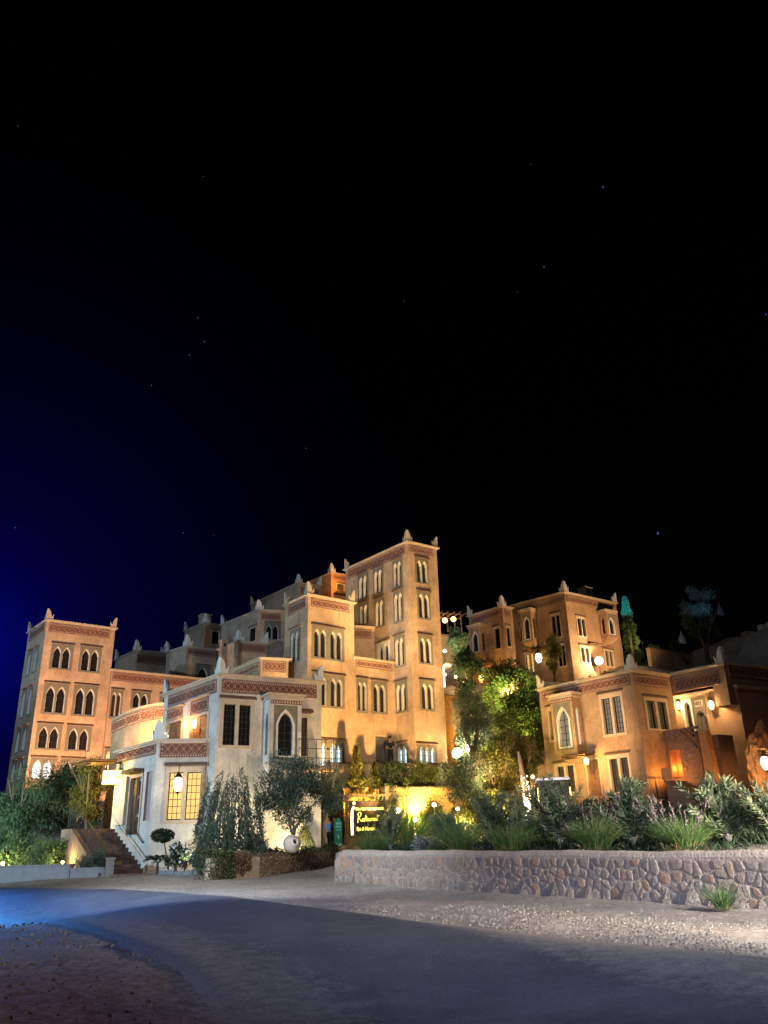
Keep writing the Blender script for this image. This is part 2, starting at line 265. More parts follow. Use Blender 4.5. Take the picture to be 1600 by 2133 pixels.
def stucco(name,base,sp_=.7):
    """earth render: blotches, streaks running down, fine grain"""
    m=bpy.data.materials.new(name); m.use_nodes=True; MATS[name]=m
    n=m.node_tree.nodes; l=m.node_tree.links; p=n['Principled BSDF']; p.inputs['Roughness'].default_value=.92; p.inputs['Specular IOR Level'].default_value=.15
    t=n.new('ShaderNodeTexCoord')
    def ns(scale,stretch=(1,1,1),detail=6):
        mp=n.new('ShaderNodeMapping'); mp.inputs['Scale'].default_value=stretch; l.new(t.outputs['Object'],mp.inputs['Vector'])
        z=n.new('ShaderNodeTexNoise'); z.inputs['Scale'].default_value=scale; z.inputs['Detail'].default_value=detail; z.inputs['Roughness'].default_value=.62; l.new(mp.outputs[0],z.inputs['Vector']); return z
    a=ns(.9,detail=9); r=n.new('ShaderNodeValToRGB'); r.color_ramp.elements[0].position=.32; r.color_ramp.elements[1].position=.68
    r.color_ramp.elements[0].color=(*[c*.66 for c in base],1); r.color_ramp.elements[1].color=(*[min(1,c*1.18) for c in base],1); l.new(a.outputs['Fac'],r.inputs['Fac'])
    b=ns(1.1,(2.2,2.2,.3)); r2=n.new('ShaderNodeValToRGB'); r2.color_ramp.elements[0].position=.26; r2.color_ramp.elements[1].position=.44
    r2.color_ramp.elements[0].color=(.62,.55,.48,1); r2.color_ramp.elements[1].color=(1,1,1,1); l.new(b.outputs['Fac'],r2.inputs['Fac'])
    mx=n.new('ShaderNodeMixRGB'); mx.blend_type='MULTIPLY'; mx.inputs[0].default_value=.75; l.new(r.outputs['Color'],mx.inputs[1]); l.new(r2.outputs['Color'],mx.inputs[2]); l.new(mx.outputs[0],p.inputs['Base Color'])
    pz=ns(.45,detail=3); r3=n.new('ShaderNodeValToRGB'); r3.color_ramp.interpolation='EASE'; r3.color_ramp.elements[0].position=.56; r3.color_ramp.elements[1].position=.60
    r3.color_ramp.elements[0].color=(1,1,1,1); r3.color_ramp.elements[1].color=(.80,.76,.72,1); l.new(pz.outputs['Fac'],r3.inputs['Fac'])
    sp=ns(9,detail=10); r4=n.new('ShaderNodeValToRGB'); r4.color_ramp.elements[0].position=.34; r4.color_ramp.elements[1].position=.52; r4.color_ramp.elements[0].color=(.72,.68,.64,1); r4.color_ramp.elements[1].color=(1.05,1.05,1.05,1); l.new(sp.outputs['Fac'],r4.inputs['Fac'])
    m3=n.new('ShaderNodeMixRGB'); m3.blend_type='MULTIPLY'; m3.inputs[0].default_value=.8; l.new(mx.outputs[0],m3.inputs[1]); l.new(r3.outputs[0],m3.inputs[2])
    m4=n.new('ShaderNodeMixRGB'); m4.blend_type='MULTIPLY'; m4.inputs[0].default_value=sp_; l.new(m3.outputs[0],m4.inputs[1]); l.new(r4.outputs[0],m4.inputs[2]); l.new(m4.outputs[0],p.inputs['Base Color'])
    g=ns(14,detail=8); bp=n.new('ShaderNodeBump'); bp.inputs['Strength'].default_value=.35; bp.inputs['Distance'].default_value=.06; l.new(g.outputs['Fac'],bp.inputs['Height']); l.new(bp.outputs['Normal'],p.inputs['Normal'])
    return m
M=dict(
 stucco=stucco('earth_stucco',(.44,.31,.20)),
 brown=stucco('brown_stucco',(.37,.235,.14)),
 curtain=mat('dark_red_curtain',(.034,.016,.012),.8,.3,6),
 pale=stucco('cool_lit_stucco',(.55,.50,.43),.3),  # earth render lightened for the cool light on pavilion and porch
 grey=mat('grey_surround',(.165,.15,.11),.9,.2,3,.2,30),
 plaster=mat('white_plaster',(.55,.515,.45),.8,.1,4,.1,30),
 trim=mat('cream_trim',(.47,.36,.25),.85,.15,3,.15,30),
 brick=mat('red_brick_panel',(.17,.07,.045),.9,.35,6,.3,40),
 lattice=mat('lattice_brick',(.30,.16,.11),.9,.25,6,.2,40),
 dot=mat('pale_mortar_dot',(.50,.40,.32),.9),
 lintel=mat('brown_lintel_tile',(.17,.105,.07),.8,.3,8,.2,30),
 glass=mat('dark_glass',(.012,.012,.014),.12,spec=.5),
 cool=mat('lit_window_cool',(.3,.3,.3),.5,emit=(.62,.92,1.),estr=1.5),
 white=mat('lit_window_white',(.3,.3,.3),.5,emit=(.85,.95,1.),estr=2.2),
 warm=mat('lit_window_warm',(.3,.2,.1),.5,noise=.3,scale=4,emit=(1,.74,.36),estr=1.3),
 amber=mat('lit_window_amber',(.3,.15,.05),.5,noise=.5,scale=3,emit=(1,.60,.18),estr=1.25),
 dim=mat('dim_window',(.05,.05,.05),.3,noise=.6,scale=5,emit=(.85,.74,.55),estr=.22),
 dim2=mat('dim_curtain_window',(.04,.035,.03),.3,emit=(.9,.6,.3),estr=.05),
 sidelit=mat('lit_side_pane',(.1,.1,.1),.3,emit=(1,.86,.62),estr=.7),
 warmdim=mat('dim_warm_window',(.05,.05,.05),.3,emit=(1,.75,.45),estr=.22),
 iron=mat('black_iron',(.012,.011,.011),.6),
 wood=mat('dark_wood',(.10,.055,.03),.7,.4,9,.2,30),
 wood2=mat('carved_wood',(.20,.10,.045),.7,.35,8,.25,25),
 door=mat('dark_door',(.045,.032,.026),.7,.3,6),
 greydoor=mat('grey_door',(.13,.12,.11),.7,.3,6),
 pink=mat('pink_slit_panel',(.42,.29,.25),.9,.15,4),
 orange=mat('orange_render',(.46,.22,.09),.9,.3,3,.3,20),
 cliff=mat('ochre_rock',(.36,.19,.10),.95,.45,2.2,.9,6),
 mortar=mat('wall_mortar',(.33,.27,.225),.95,.25,5,.6,18),
 stone=mat('field_stone',(.24,.19,.17),.85,.3,7,.5,22,objvar=[(.16,.145,.13),(.26,.19,.14),(.32,.245,.185),(.21,.165,.13),(.43,.22,.11),(.29,.22,.165),(.115,.12,.13),(.34,.255,.19),(.17,.165,.165)]),
 kerb=mat('kerb_concrete',(.17,.165,.16),.9,.2,4,.3,20),
 step=mat('step_stone',(.21,.135,.10),.9,.35,6,.4,20),
 darkstep=mat('dark_step_stone',(.13,.09,.075),.9,.4,6,.4,20),
 bark=mat('bark',(.10,.075,.055),.95,.4,8,.6,15),
 greybark=mat('grey_bark',(.20,.18,.155),.95,.4,8,.6,15),
 lamp=mat('lamp_glow',(1,.9,.7),.5,emit=(1,.74,.34),estr=1.9),
 lampw=mat('lamp_glow_white',(1,.97,.9),.5,emit=(1,.90,.66),estr=9),
 lampo=mat('lamp_glow_orange',(1,.6,.3),.5,emit=(1,.50,.14),estr=1.8),
 neon=mat('neon_yellow',(1,.9,.3),.5,emit=(1,.80,.10),estr=2.2),
 neonw=mat('neon_pale',(1,.95,.5),.5,emit=(1,.92,.42),estr=3.2),
 signbox=mat('lightbox_face',(1,.9,.5),.5,emit=(1,.84,.25),estr=1.1),
 signdark=mat('lightbox_letters',(.12,.07,.02),.6),
 board=mat('sign_board',(.035,.022,.015),.7,.3,5),
 teal=mat('teal_cloth',(.01,.16,.17),.8,.15,3),
 tealtext=mat('pale_teal_print',(.12,.42,.52),.8),
 bluecloth=mat('blue_shirt_cloth',(.07,.20,.75),.8,.1,8),
 darkcloth=mat('dark_cloth',(.02,.02,.025),.85),
 greycloth=mat('grey_cloth',(.12,.13,.16),.85),
 skin=mat('skin',(.32,.19,.13),.6),
 hair=mat('dark_hair',(.012,.01,.009),.7),
 jar=mat('pale_clay',(.55,.46,.38),.8,.2,4,.2,20),
 terracotta=mat('terracotta',(.42,.22,.13),.8,.25,5,.2,20),
 bluepaint=mat('pale_blue_paint',(.16,.22,.40),.5,.1,6),
 reflect=mat('self_lit_stripe',(.8,.65,.2),.5,emit=(1,.75,.2),estr=.9),  # light thrown back by the reflector, put in as emission
 headl=mat('teal_lamp',(.1,.8,.7),.4,emit=(.1,.9,.75),estr=1.2),
 tyre=mat('rubber',(.015,.015,.015),.9),
 star=mat('star_glow',(0,0,0),1,emit=(.16,.2,.8),estr=.32),
)
def leafmat(name,cols,transl=.3): return mat(name,cols[0],.62,islandvar=cols,transl=transl,spec=.25)
LF=dict(
 olive=leafmat('olive_leaves',[(.045,.075,.055),(.07,.10,.07),(.10,.13,.095)]),
 pepper=leafmat('feathery_leaves',[(.03,.07,.04),(.045,.095,.05),(.08,.125,.06)]),
 green=leafmat('bright_leaves',[(.05,.08,.018),(.075,.115,.028),(.105,.125,.035)],.4),
 yellow=leafmat('yellowish_leaves',[(.10,.10,.02),(.13,.115,.03),(.08,.095,.025)],.4),
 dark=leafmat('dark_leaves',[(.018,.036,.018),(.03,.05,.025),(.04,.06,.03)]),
 oleander=leafmat('oleander_leaves',[(.075,.11,.05),(.11,.15,.075),(.16,.185,.11)],.2),
 grass=leafmat('fountain_grass_blades',[(.035,.095,.02),(.06,.15,.035),(.09,.17,.05),(.17,.16,.08)],.25),
 straw=leafmat('straw_blades',[(.22,.17,.09),(.28,.22,.13)],.2),
 grey=leafmat('silver_leaves',[(.16,.18,.17),(.22,.235,.22)],.15),
 ivy=leafmat('ivy_leaves',[(.03,.05,.02),(.055,.065,.028),(.045,.06,.025)],.2),
 ivybrown=leafmat('dry_ivy_leaves',[(.16,.095,.05),(.12,.075,.04),(.2,.125,.065)],.2),
 white=leafmat('white_flowers',[(.7,.66,.6),(.8,.76,.72)],.3),
 magenta=leafmat('magenta_flowers',[(.35,.03,.12),(.4,.05,.16)],.2),
 purple=leafmat('plume_leaves',[(.14,.115,.12),(.19,.155,.15)],.2),
 cyp=leafmat('cypress_leaves',[(.022,.05,.03),(.04,.075,.045)],.15),
)
# ------------------------------------------------------------------ mesh helpers
class MB:
    def __init__(s): s.v=[]; s.f=[]; s.m=[]
    def quad(s,*p,mi=0):
        i=len(s.v); s.v.extend(tuple(q) for q in p); s.f.append(tuple(range(i,i+len(p)))); s.m.append(mi)
    def box(s,x0,x1,y0,y1,z0,z1,mi=0):
        i=len(s.v); s.v+= [(x0,y0,z0),(x1,y0,z0),(x1,y1,z0),(x0,y1,z0),(x0,y0,z1),(x1,y0,z1),(x1,y1,z1),(x0,y1,z1)]
        for q in ((0,3,2,1),(4,5,6,7),(0,1,5,4),(1,2,6,5),(2,3,7,6),(3,0,4,7)): s.f.append(tuple(i+k for k in q)); s.m.append(mi)
    def prism(s,prof,y0,y1,mi=0):
        """profile in x,z (counter-clockwise seen from -y), extruded y0..y1"""
        n=len(prof); i=len(s.v)
        s.v+=[(x,y0,z) for x,z in prof]+[(x,y1,z) for x,z in prof]
        s.f.append(tuple(range(i,i+n))); s.m.append(mi); s.f.append(tuple(range(i+2*n-1,i+n-1,-1))); s.m.append(mi)
        for k in range(n): s.f.append((i+(k+1)%n,i+k,i+n+k,i+n+(k+1)%n)); s.m.append(mi)
    def poly(s,pts,z0,z1,mi=0):
        """vertical prism over a plan polygon (counter-clockwise from above)"""
        n=len(pts); i=len(s.v)
        s.v+=[(x,y,z0) for x,y in pts]+[(x,y,z1) for x,y in pts]
        s.f.append(tuple(range(i+n-1,i-1,-1))); s.m.append(mi); s.f.append(tuple(range(i+n,i+2*n))); s.m.append(mi)
        for k in range(n): s.f.append((i+k,i+(k+1)%n,i+n+(k+1)%n,i+n+k)); s.m.append(mi)
    def bar(s,a,b,r=.02,n=4,mi=0,r2=None):
        a=Vector(a); b=Vector(b); d=(b-a).normalized(); u=d.orthogonal().normalized(); w=d.cross(u); r2=r if r2 is None else r2
        i=len(s.v)
        for p,rr in ((a,r),(b,r2)):
            for k in range(n):
                t=2*math.pi*(k+.5)/n; s.v.append(tuple(p+(u*math.cos(t)+w*math.sin(t))*rr))
        for k in range(n): s.f.append((i+k,i+(k+1)%n,i+n+(k+1)%n,i+n+k)); s.m.append(mi)
        s.f.append(tuple(range(i+n-1,i-1,-1))); s.m.append(mi); s.f.append(tuple(range(i+n,i+2*n))); s.m.append(mi)
    def tube(s,pts,rs,n=7,mi=0):
        for k in range(len(pts)-1): s.bar(pts[k],pts[k+1],rs[k] if hasattr(rs,'__len__') else rs,n,mi,rs[k+1] if hasattr(rs,'__len__') else rs)
    def lathe(s,prof,n=14,c=(0,0,0),mi=0):
        i=len(s.v); m=len(prof)
        for r,z in prof:
            for k in range(n): t=2*math.pi*k/n; s.v.append((c[0]+r*math.cos(t),c[1]+r*math.sin(t),c[2]+z))
        for j in range(m-1):
            for k in range(n): s.f.append((i+j*n+k,i+j*n+(k+1)%n,i+(j+1)*n+(k+1)%n,i+(j+1)*n+k)); s.m.append(mi)
    def sphere(s,c,r,n=12,m=8,mi=0,sc=(1,1,1)):
        i=len(s.v)
        for j in range(m+1):
            a=math.pi*j/m
            for k in range(n): t=2*math.pi*k/n; s.v.append((c[0]+r*sc[0]*math.sin(a)*math.cos(t),c[1]+r*sc[1]*math.sin(a)*math.sin(t),c[2]-r*sc[2]*math.cos(a)))
        for j in range(m):
            for k in range(n): s.f.append((i+j*n+k,i+j*n+(k+1)%n,i+(j+1)*n+(k+1)%n,i+(j+1)*n+k)); s.m.append(mi)
    def xf(s,mtx,start=0):
        for k in range(start,len(s.v)): s.v[k]=tuple(mtx@Vector(s.v[k]))
    def data(s,name,mats,smooth=False):
        me=bpy.data.meshes.new(name); me.from_pydata(s.v,[],s.f); 
        for m in (mats if isinstance(mats,(list,tuple)) else [mats]): me.materials.append(m)
        if isinstance(mats,(list,tuple)) and len(mats)>1: me.polygons.foreach_set('material_index',s.m)
        if smooth: me.polygons.foreach_set('use_smooth',[True]*len(me.polygons))
        me.update(); return me
def link(name,me,parent=None,mtx=None):
    o=bpy.data.objects.new(name,me); COL.objects.link(o)
    if parent is not None: o.parent=parent
    if mtx is not None: o.matrix_basis=mtx
    return o
def put(name,mb,mats,parent=None,mtx=None,smooth=False): return link(name,mb.data(name,mats,smooth),parent,mtx)
def thing(name,label,cat,loc=(0,0,0),rz=0,group=None):
    o=bpy.data.objects.new(name,None); COL.objects.link(o); o.location=loc; o.rotation_euler=(0,0,rz); o.empty_display_size=.3; o['kind']='thing'
    return tag(o,label,cat,group)
def tag(o,label,cat,group=None):
    o['label']=label; o['category']=cat
    if group: o['group']=group
    return o
def structure(o): o['kind']='structure'; return o
# ------------------------------------------------------------------ openings
def arch(cx,z0,w,h,rise=1.0,n=7,bulge=0.0):
    """pointed arch outline from bottom left over the tip to bottom right"""
    zs=z0+h-rise*w; L=[(cx-w/2,z0),(cx-w/2,zs-.12*w)]
    for k in range(n+1):
        a=math.radians(62*k/n); x=cx+w/2-w*math.cos(a)*1.0
        if k==n: x=cx
        b=bulge*w*max(0,1-k/2.5) if k>0 else bulge*w*.3
        L.append((x-b,zs+(h-(zs-z0))*math.sin(a)/math.sin(math.radians(62))))
    return L+[(2*cx-x,z) for x,z in reversed(L[:-1])]
def plate(mb,x0,x1,z0,z1,prof,y,mi=0):
    """flat plate with the opening prof left out"""
    zs=prof[1][1]; cx=(prof[0][0]+prof[-1][0])/2; out=[]
    def proj(p):
        dx,dz=p[0]-cx,p[1]-zs
        if p[1]<=zs+1e-6 or abs(dx)<1e-9 and dz<=0: return (x0 if p[0]<cx else x1,p[1]),('l' if p[0]<cx else 'r')
        tx=((x1 if dx>0 else x0)-cx)/dx if abs(dx)>1e-9 else 1e9
        tz=(z1-zs)/dz if dz>1e-9 else 1e9
        if tx<tz: return (x0 if dx<0 else x1,zs+dz*tx),('l' if dx<0 else 'r')
        return (cx+dx*tz,z1),'t'
    q=[proj(p) for p in prof]
    for k in range(len(prof)-1):
        a,b=prof[k],prof[k+1]; (A,sa),(B,sb)=q[k],q[k+1]
        if sa==sb: mb.quad((A[0],y,A[1]),(a[0],y,a[1]),(b[0],y,b[1]),(B[0],y,B[1]),mi=mi)
        else:
            c=(x0,z1) if 'l' in(sa,sb) else (x1,z1)
            mb.quad((A[0],y,A[1]),(a[0],y,a[1]),(b[0],y,b[1]),(B[0],y,B[1]),(c[0],y,c[1]),mi=mi)
    zb=prof[0][1]
    if zb>z0+1e-4: mb.quad((x0,y,z0),(x1,y,z0),(x1,y,zb),(x0,y,zb),mi=mi)
def reveal(mb,prof,y0,y1,mi=0):
    for k in range(len(prof)-1):
        a,b=prof[k],prof[k+1]; mb.quad((a[0],y0,a[1]),(a[0],y1,a[1]),(b[0],y1,b[1]),(b[0],y0,b[1]),mi=mi)
    a,b=prof[-1],prof[0]; mb.quad((a[0],y0,a[1]),(a[0],y1,a[1]),(b[0],y1,b[1]),(b[0],y0,b[1]),mi=mi)
def ring(mb,pa,pb,y,mi=0):
    for k in range(len(pa)-1): mb.quad((pa[k][0],y,pa[k][1]),(pb[k][0],y,pb[k][1]),(pb[k+1][0],y,pb[k+1][1]),(pa[k+1][0],y,pa[k+1][1]),mi=mi)
    mb.quad((pa[0][0],y,pa[0][1]),(pa[-1][0],y,pa[-1][1]),(pb[-1][0],y,pb[-1][1]),(pb[0][0],y,pb[0][1]),mi=mi)
def rim(mb,x0,x1,z0,z1,y0,y1,mi=0):
    mb.quad((x0,y1,z0),(x0,y0,z0),(x0,y0,z1),(x0,y1,z1),mi=mi); mb.quad((x1,y0,z0),(x1,y1,z0),(x1,y1,z1),(x1,y0,z1),mi=mi)
    mb.quad((x0,y0,z1),(x1,y0,z1),(x1,y1,z1),(x0,y1,z1),mi=mi); mb.quad((x0,y1,z0),(x1,y1,z0),(x1,y0,z0),(x0,y0,z0),mi=mi)
CACHE={}
def cached(key,fn):
    if key not in CACHE: CACHE[key]=fn()
    return CACHE[key]
def q5(x): return round(x/.05)*.05
def lintel(parent,W,H,over=.04,drop=.05,p=.17,name='lintel'):
    def fn():
        mb=MB(); mb.v=[]; x0,x1=-over,W+over
        prof=[(0.0,H+drop),(-p,H+drop-.03),(-p,H+drop+.02),(0,H+drop+.15)]
        n=4; i=0
        mb.v=[(x0,y,z) for y,z in prof]+[(x1,y,z) for y,z in prof]
        mb.f=[(0,1,2,3),(7,6,5,4)]+[(k,4+k,4+(k+1)%4,(k+1)%4) for k in range(4)]; mb.m=[0]*6
        return mb.data('lintel',M['lintel'])
    return link(name,cached(('lin',W,H,over,drop,p),fn),parent)
def lancet_window(bld,mtx,W,H,n=2,lit=None,surround='grey'):
    """grey stucco surround with pointed openings, white inner frames, panes, tiled lintel"""
    W,H=q5(W),q5(H); mg=.09*min(W,1.6); gap=.10*W if n==4 else 0
    pit=(W-2*mg-gap)/n; xs=[mg+pit*(i+.5)+(gap if n==4 and i>1 else 0) for i in range(n)]
    def geo():
        A=MB(); Bm=MB(); P=MB()
        y=-.035; rim(A,0,W,0,H,y,0.0)
        zb=.05*H; ho=.86*H
        edges=[0]+[(xs[i]+xs[i+1])/2 for i in range(n-1)]+[W]
        for i,cx in enumerate(xs):
            po=arch(cx,zb,pit*.84,ho,1.05); plate(A,edges[i],edges[i+1],0,H,po,y)
            pi_=arch(cx,zb+.02*H,pit*.74,ho*.93,1.15,bulge=.05)
            reveal(Bm,po,y,.05); ring(Bm,po,pi_,.05); reveal(Bm,pi_,.05,.17)
        w=pit*.84; P.quad((-w/2,.165,0),(w/2,.165,0),(w/2,.165,ho),(-w/2,.165,ho))
        for zz in (.3,.6,.86): P.box(-w/2,w/2,.145,.164,ho*zz-.015,ho*zz+.015,1)
        P.box(-.014,.014,.142,.164,0,ho,1)
        return A.data('window',M[surround]),Bm.data('arch_frame',M['plaster']),P,zb
    A,Bm,P,zb=cached(('lan',W,H,n,surround),geo)
    w=link('window',A,bld,mtx); link('arch_frame',Bm,w)
    lit=lit or random.choice(['glass','glass','glass','curtain']); pm=cached(('lanp',W,H,n,lit),lambda:P.data('pane',[M[lit],M['iron']]))
    for cx in xs: link('pane',pm,w,Matrix.Translation((cx,0,zb)))
    lintel(w,W,H)
    return w
def pair_window(bld,mtx,W,H,n=2,lit=None,grille=0,frame='trim'):
    W,H=q5(W),q5(H); mg=.10*min(W,1.5); mul=.10*W if n==2 else 0
    pw=(W-2*mg-mul)/n; xs=[mg+i*(pw+mul) for i in range(n)]
    zb,zt=.06*H,.90*H
    def geo():
        A=MB(); y=-.05; rim(A,0,W,0,H,y,0)
        edges=[0]+([xs[1]-mul/2] if n==2 else [])+[W]
        for i,x in enumerate(xs):
            a,b=edges[i],edges[i+1]
            A.quad((a,y,0),(b,y,0),(b,y,zb),(a,y,zb)); A.quad((a,y,zt),(b,y,zt),(b,y,H),(a,y,H))
            A.quad((a,y,zb),(x,y,zb),(x,y,zt),(a,y,zt)); A.quad((x+pw,y,zb),(b,y,zb),(b,y,zt),(x+pw,y,zt))
            reveal(A,[(x,zb),(x,zt),(x+pw,zt),(x+pw,zb)],y,.22)
        P=MB(); P.quad((0,.215,zb),(pw,.215,zb),(pw,.215,zt),(0,.215,zt))
        G=MB()
        for k in (1,2): G.box(pw*k/3-.012,pw*k/3+.012,.14,.165,zb,zt)
        nz=5 if not grille else 7
        for k in range(1,nz): z=zb+(zt-zb)*k/nz; G.box(0,pw,.135,.16,z-.012,z+.012)
        G.box(0,.03,.12,.2,zb,zt); G.box(pw-.03,pw,.12,.2,zb,zt); G.box(.03,pw-.03,.12,.2,zb,zb+.05); G.box(.03,pw-.03,.12,.2,zt-.03,zt)
        return A.data('window',M[frame]),P,G.data('grille',M['iron'])
    A,P,G=cached(('pair',W,H,n,grille,frame),geo)
    w=link('window',A,bld,mtx)
    pm=cached(('pairp',W,H,n,lit),lambda:P.data('pane',M[lit or 'glass']))
    for x in xs: link('pane',pm,w,Matrix.Translation((x,0,0))); link('grille',G,w,Matrix.Translation((x,0,0)))
    return w
def oriel(bld,mtx,W,H,p,lit=None,wallname='pale'):
    """projecting bay: panelled front with one big pointed window, narrow side windows, moulded top, bracket below"""
    A=MB(); wall=M[wallname]
    f=.12*W
    po=arch(W/2,.1*H,W*.46,H*.70,.95,bulge=.03)
    A.quad((0,-p,0),(f,-p,0),(f,-p,H),(0,-p,H)); A.quad((W-f,-p,0),(W,-p,0),(W,-p,H),(W-f,-p,H)); A.quad((f,-p,.92*H),(W-f,-p,.92*H),(W-f,-p,H),(f,-p,H))
    A.quad((f,-p,0),(W-f,-p,0),(W-f,-p,.04*H),(f,-p,.04*H))
    reveal(A,[(f,.04*H),(f,.92*H),(W-f,.92*H),(W-f,.04*H)],-p,-p+.05)
    ps=arch(p/2,.12*H,p*.42,H*.70,.95)
    for side in (0,1):
        i=len(A.v); plate(A,0,p,0,H,ps,0); reveal(A,ps,0,.14)
        mm=Matrix.Translation((0 if side==0 else W,0,0))@Matrix.Rotation(-math.pi/2 if side==0 else math.pi/2,4,'Z')
        if side==1: mm=Matrix.Translation((W,-p,0))@Matrix.Rotation(math.pi/2,4,'Z')
        A.xf(mm,i)
    o=put('oriel',A,wall,bld,mtx)
    B=MB(); plate(B,f,W-f,.04*H,.92*H,po,-p+.05); put('arch_panel',B,M['grey'],o)
    R=MB(); pw=arch(W/2,.08*H,W*.60,H*.775,.95,bulge=.03); ring(R,pw,po,-p+.02); reveal(R,pw,-p+.02,-p+.05); reveal(R,po,-p+.02,-p+.2); put('arch_frame',R,M['plaster'],o)
    P=MB(); x0,x1=W/2-W*.26,W/2+W*.26; P.quad((x0,-p+.19,.1*H),(x1,-p+.19,.1*H),(x1,-p+.19,.84*H),(x0,-p+.19,.84*H)); put('pane',P,M[lit or 'glass'],o)
    G=MB(); G.box(W/2-.015,W/2+.015,-p+.15,-p+.18,.1*H,.8*H)
    for k in range(1,5): z=.1*H+.62*H*k/5; G.box(x0+.03,x1-.03,-p+.155,-p+.175,z-.014,z+.014)
    put('grille',G,M['iron'],o)
    for side in (0,1):
        P=MB(); x=.13 if side==0 else W-.13
        a,b=-p*.75,-p*.25
        P.quad((x,a,.12*H),(x,b,.12*H),(x,b,.84*H),(x,a,.84*H)); put('pane',P,M['sidelit' if lit and side==1 else (lit or 'glass')],o)
    T=MB(); e=.10
    T.box(-e,W+e,-p-e,0,H,H+.06); T.box(-.04,W+.04,-p-.04,0,H+.06,H+.2); T.box(-e*1.7,W+e*1.7,-p-e*1.7,0,H+.2,H+.28); put('cornice',T,M['trim'],o)
    D=MB(); n=int(W/.12)
    D.box(0,W,-p-.02,-p,.93*H,.995*H)
    for k in range(n): x=(k+.3)*W/n; D.box(x,x+.05,-p-.035,-p-.02,.945*H,.98*H,1)
    put('dentil_band',D,[M['brick'],M['dot']],o)['kind']='stuff'
    C=MB(); z1=-.02
    C.v=[(0,-p,z1),(W,-p,z1),(W,0,z1),(0,0,z1),(.2*W,-.12,-.55),(.8*W,-.12,-.55),(.8*W,0,-.6),(.2*W,0,-.6)]
    C.f=[(0,1,2,3),(4,7,6,5),(0,4,5,1),(1,5,6,2),(3,7,4,0)]; C.m=[0]*5
    put('bracket',C,wall,o)
    return o
def door(bld,mtx,W,H,kind='door',lit=None):
    A=MB(); f=.10*W; y=-.04
    rim(A,-f,W+f,0,H+f,y,0); A.quad((-f,y,0),(0,y,0),(0,y,H),(-f,y,H)); A.quad((W,y,0),(W+f,y,0),(W+f,y,H),(W,y,H)); A.quad((-f,y,H),(W+f,y,H),(W+f,y,H+f),(-f,y,H+f))
    reveal(A,[(0,0),(0,H),(W,H),(W,0)],y,.2)
    d=put('door',A,M['trim'],bld,mtx)
    L=MB(); L.box(.01,W-.01,.12,.18,.01,H-.01)
    nc=2
    for i in range(nc):
        for (a,b) in ((.06,.30),(.36,.62),(.68,.93)):
            x0=W*(i/nc)+.05*W; x1=W*((i+1)/nc)-.05*W; L.box(x0,x1,.10,.12,H*a,H*b)
    put('leaf',L,M[{'door':'door','wooddoor':'wood2','panel_door':'greydoor','porchdoor':'wood2'}[kind]],d)
    Hn=MB(); Hn.sphere((W*.56,.08,H*.47),.03,6,4); put('handle',Hn,M['iron'],d)
    return d
def slab_hood(parent,W,H,p=.45,m='wood'):
    mb=MB(); mb.box(-.15,W+.15,-p,0,H+.06,H+.12); mb.box(-.12,W+.12,-p+.05,0,H+.12,H+.22); return put('hood',mb,M[m],parent)
def frieze(bld,mtx,W,H,n,fine=True):
    """brick panel set in the wall: border with pale dots, row of raised crosses"""
    A=MB(); A.box(0,W,-.03,.0,0,H); fr=put('frieze',A,M['brick'],bld,mtx)
    b=.13*H
    E=MB(); E.box(-.03,W+.03,-.07,.0,-.03,0); E.box(-.03,W+.03,-.07,0,H,H+.03); E.box(-.03,0,-.07,0,0,H); E.box(W,W+.03,-.07,0,0,H)
    for z in (b*1.3,H-b*1.3-.025): E.box(b*1.3,W-b*1.3,-.05,-.03,z,z+.025)
    put('border',E,M['lattice'],fr)
    D=MB(); k=max(4,int(W/.11)); s=.05
    for i in range(k):
        x=.03+(W-.06)*(i+.5)/k
        for z in (.03,H-.03-s): D.box(x-s/2,x+s/2,-.055,-.03,z,z+s)
    for j in range(1,4):
        z=H*j/4
        for x in (.03,W-.03-s): D.box(x,x+s,-.055,-.03,z-s/2,z+s/2)
    o=put('dentil_band',D,M['dot'],fr); o['kind']='stuff'
    x0,x1,z0,z1=b*1.5,W-b*1.5,b*1.5,H-b*1.5; n=max(2,n); w=(x1-x0)/n
    def cross():
        C=MB(); t=.035
        for s_ in (1,-1):
            a=(-w/2,-s_*(z1-z0)/2); c=(w/2,s_*(z1-z0)/2); l=math.hypot(c[0]-a[0],c[1]-a[1]); nx,nz=-(c[1]-a[1])/l*t/2,(c[0]-a[0])/l*t/2
            C.prism([(a[0]-nx,a[1]-nz),(c[0]-nx,c[1]-nz),(c[0]+nx,c[1]+nz),(a[0]+nx,a[1]+nz)],-.065+.002*s_,-.03)
        C.box(-w*.13,w*.13,-.05,-.03,-(z1-z0)*.13,(z1-z0)*.13)
        return C.data('lattice_cross',M['lattice'])
    cm=cross()
    for i in range(n): link('lattice_cross',cm,fr,Matrix.Translation((x0+w*(i+.5),0,(z0+z1)/2)))
    return fr
MERL={}
def merlon(bld,at,dirs,s=1.0,m='plaster'):
    """flame shaped corner finial: two plates meeting at the corner"""
    prof=[(0,0),(.52,0),(.57,.50),(.50,.40),(.44,.27),(.36,.27),(.33,.50),(.25,.74),(.12,.93),(0,1.02)]
    mb=MB()
    for d in dirs:
        d=Vector((d[0],d[1],0)).normalized(); nrm=Vector((-d[1],d[0],0))
        i=len(mb.v); mb.prism([(x*s,z*s) for x,z in prof],-.07*s,.07*s)
        mtx=Matrix(((d[0],nrm[0],0,0),(d[1],nrm[1],0,0),(0,0,1,0),(0,0,0,1))); mb.xf(mtx,i)
    mb.box(-.07*s,.07*s,-.07*s,.07*s,0,.99*s)
    return put('merlon',mb,M[m],bld,Matrix.Translation(at))
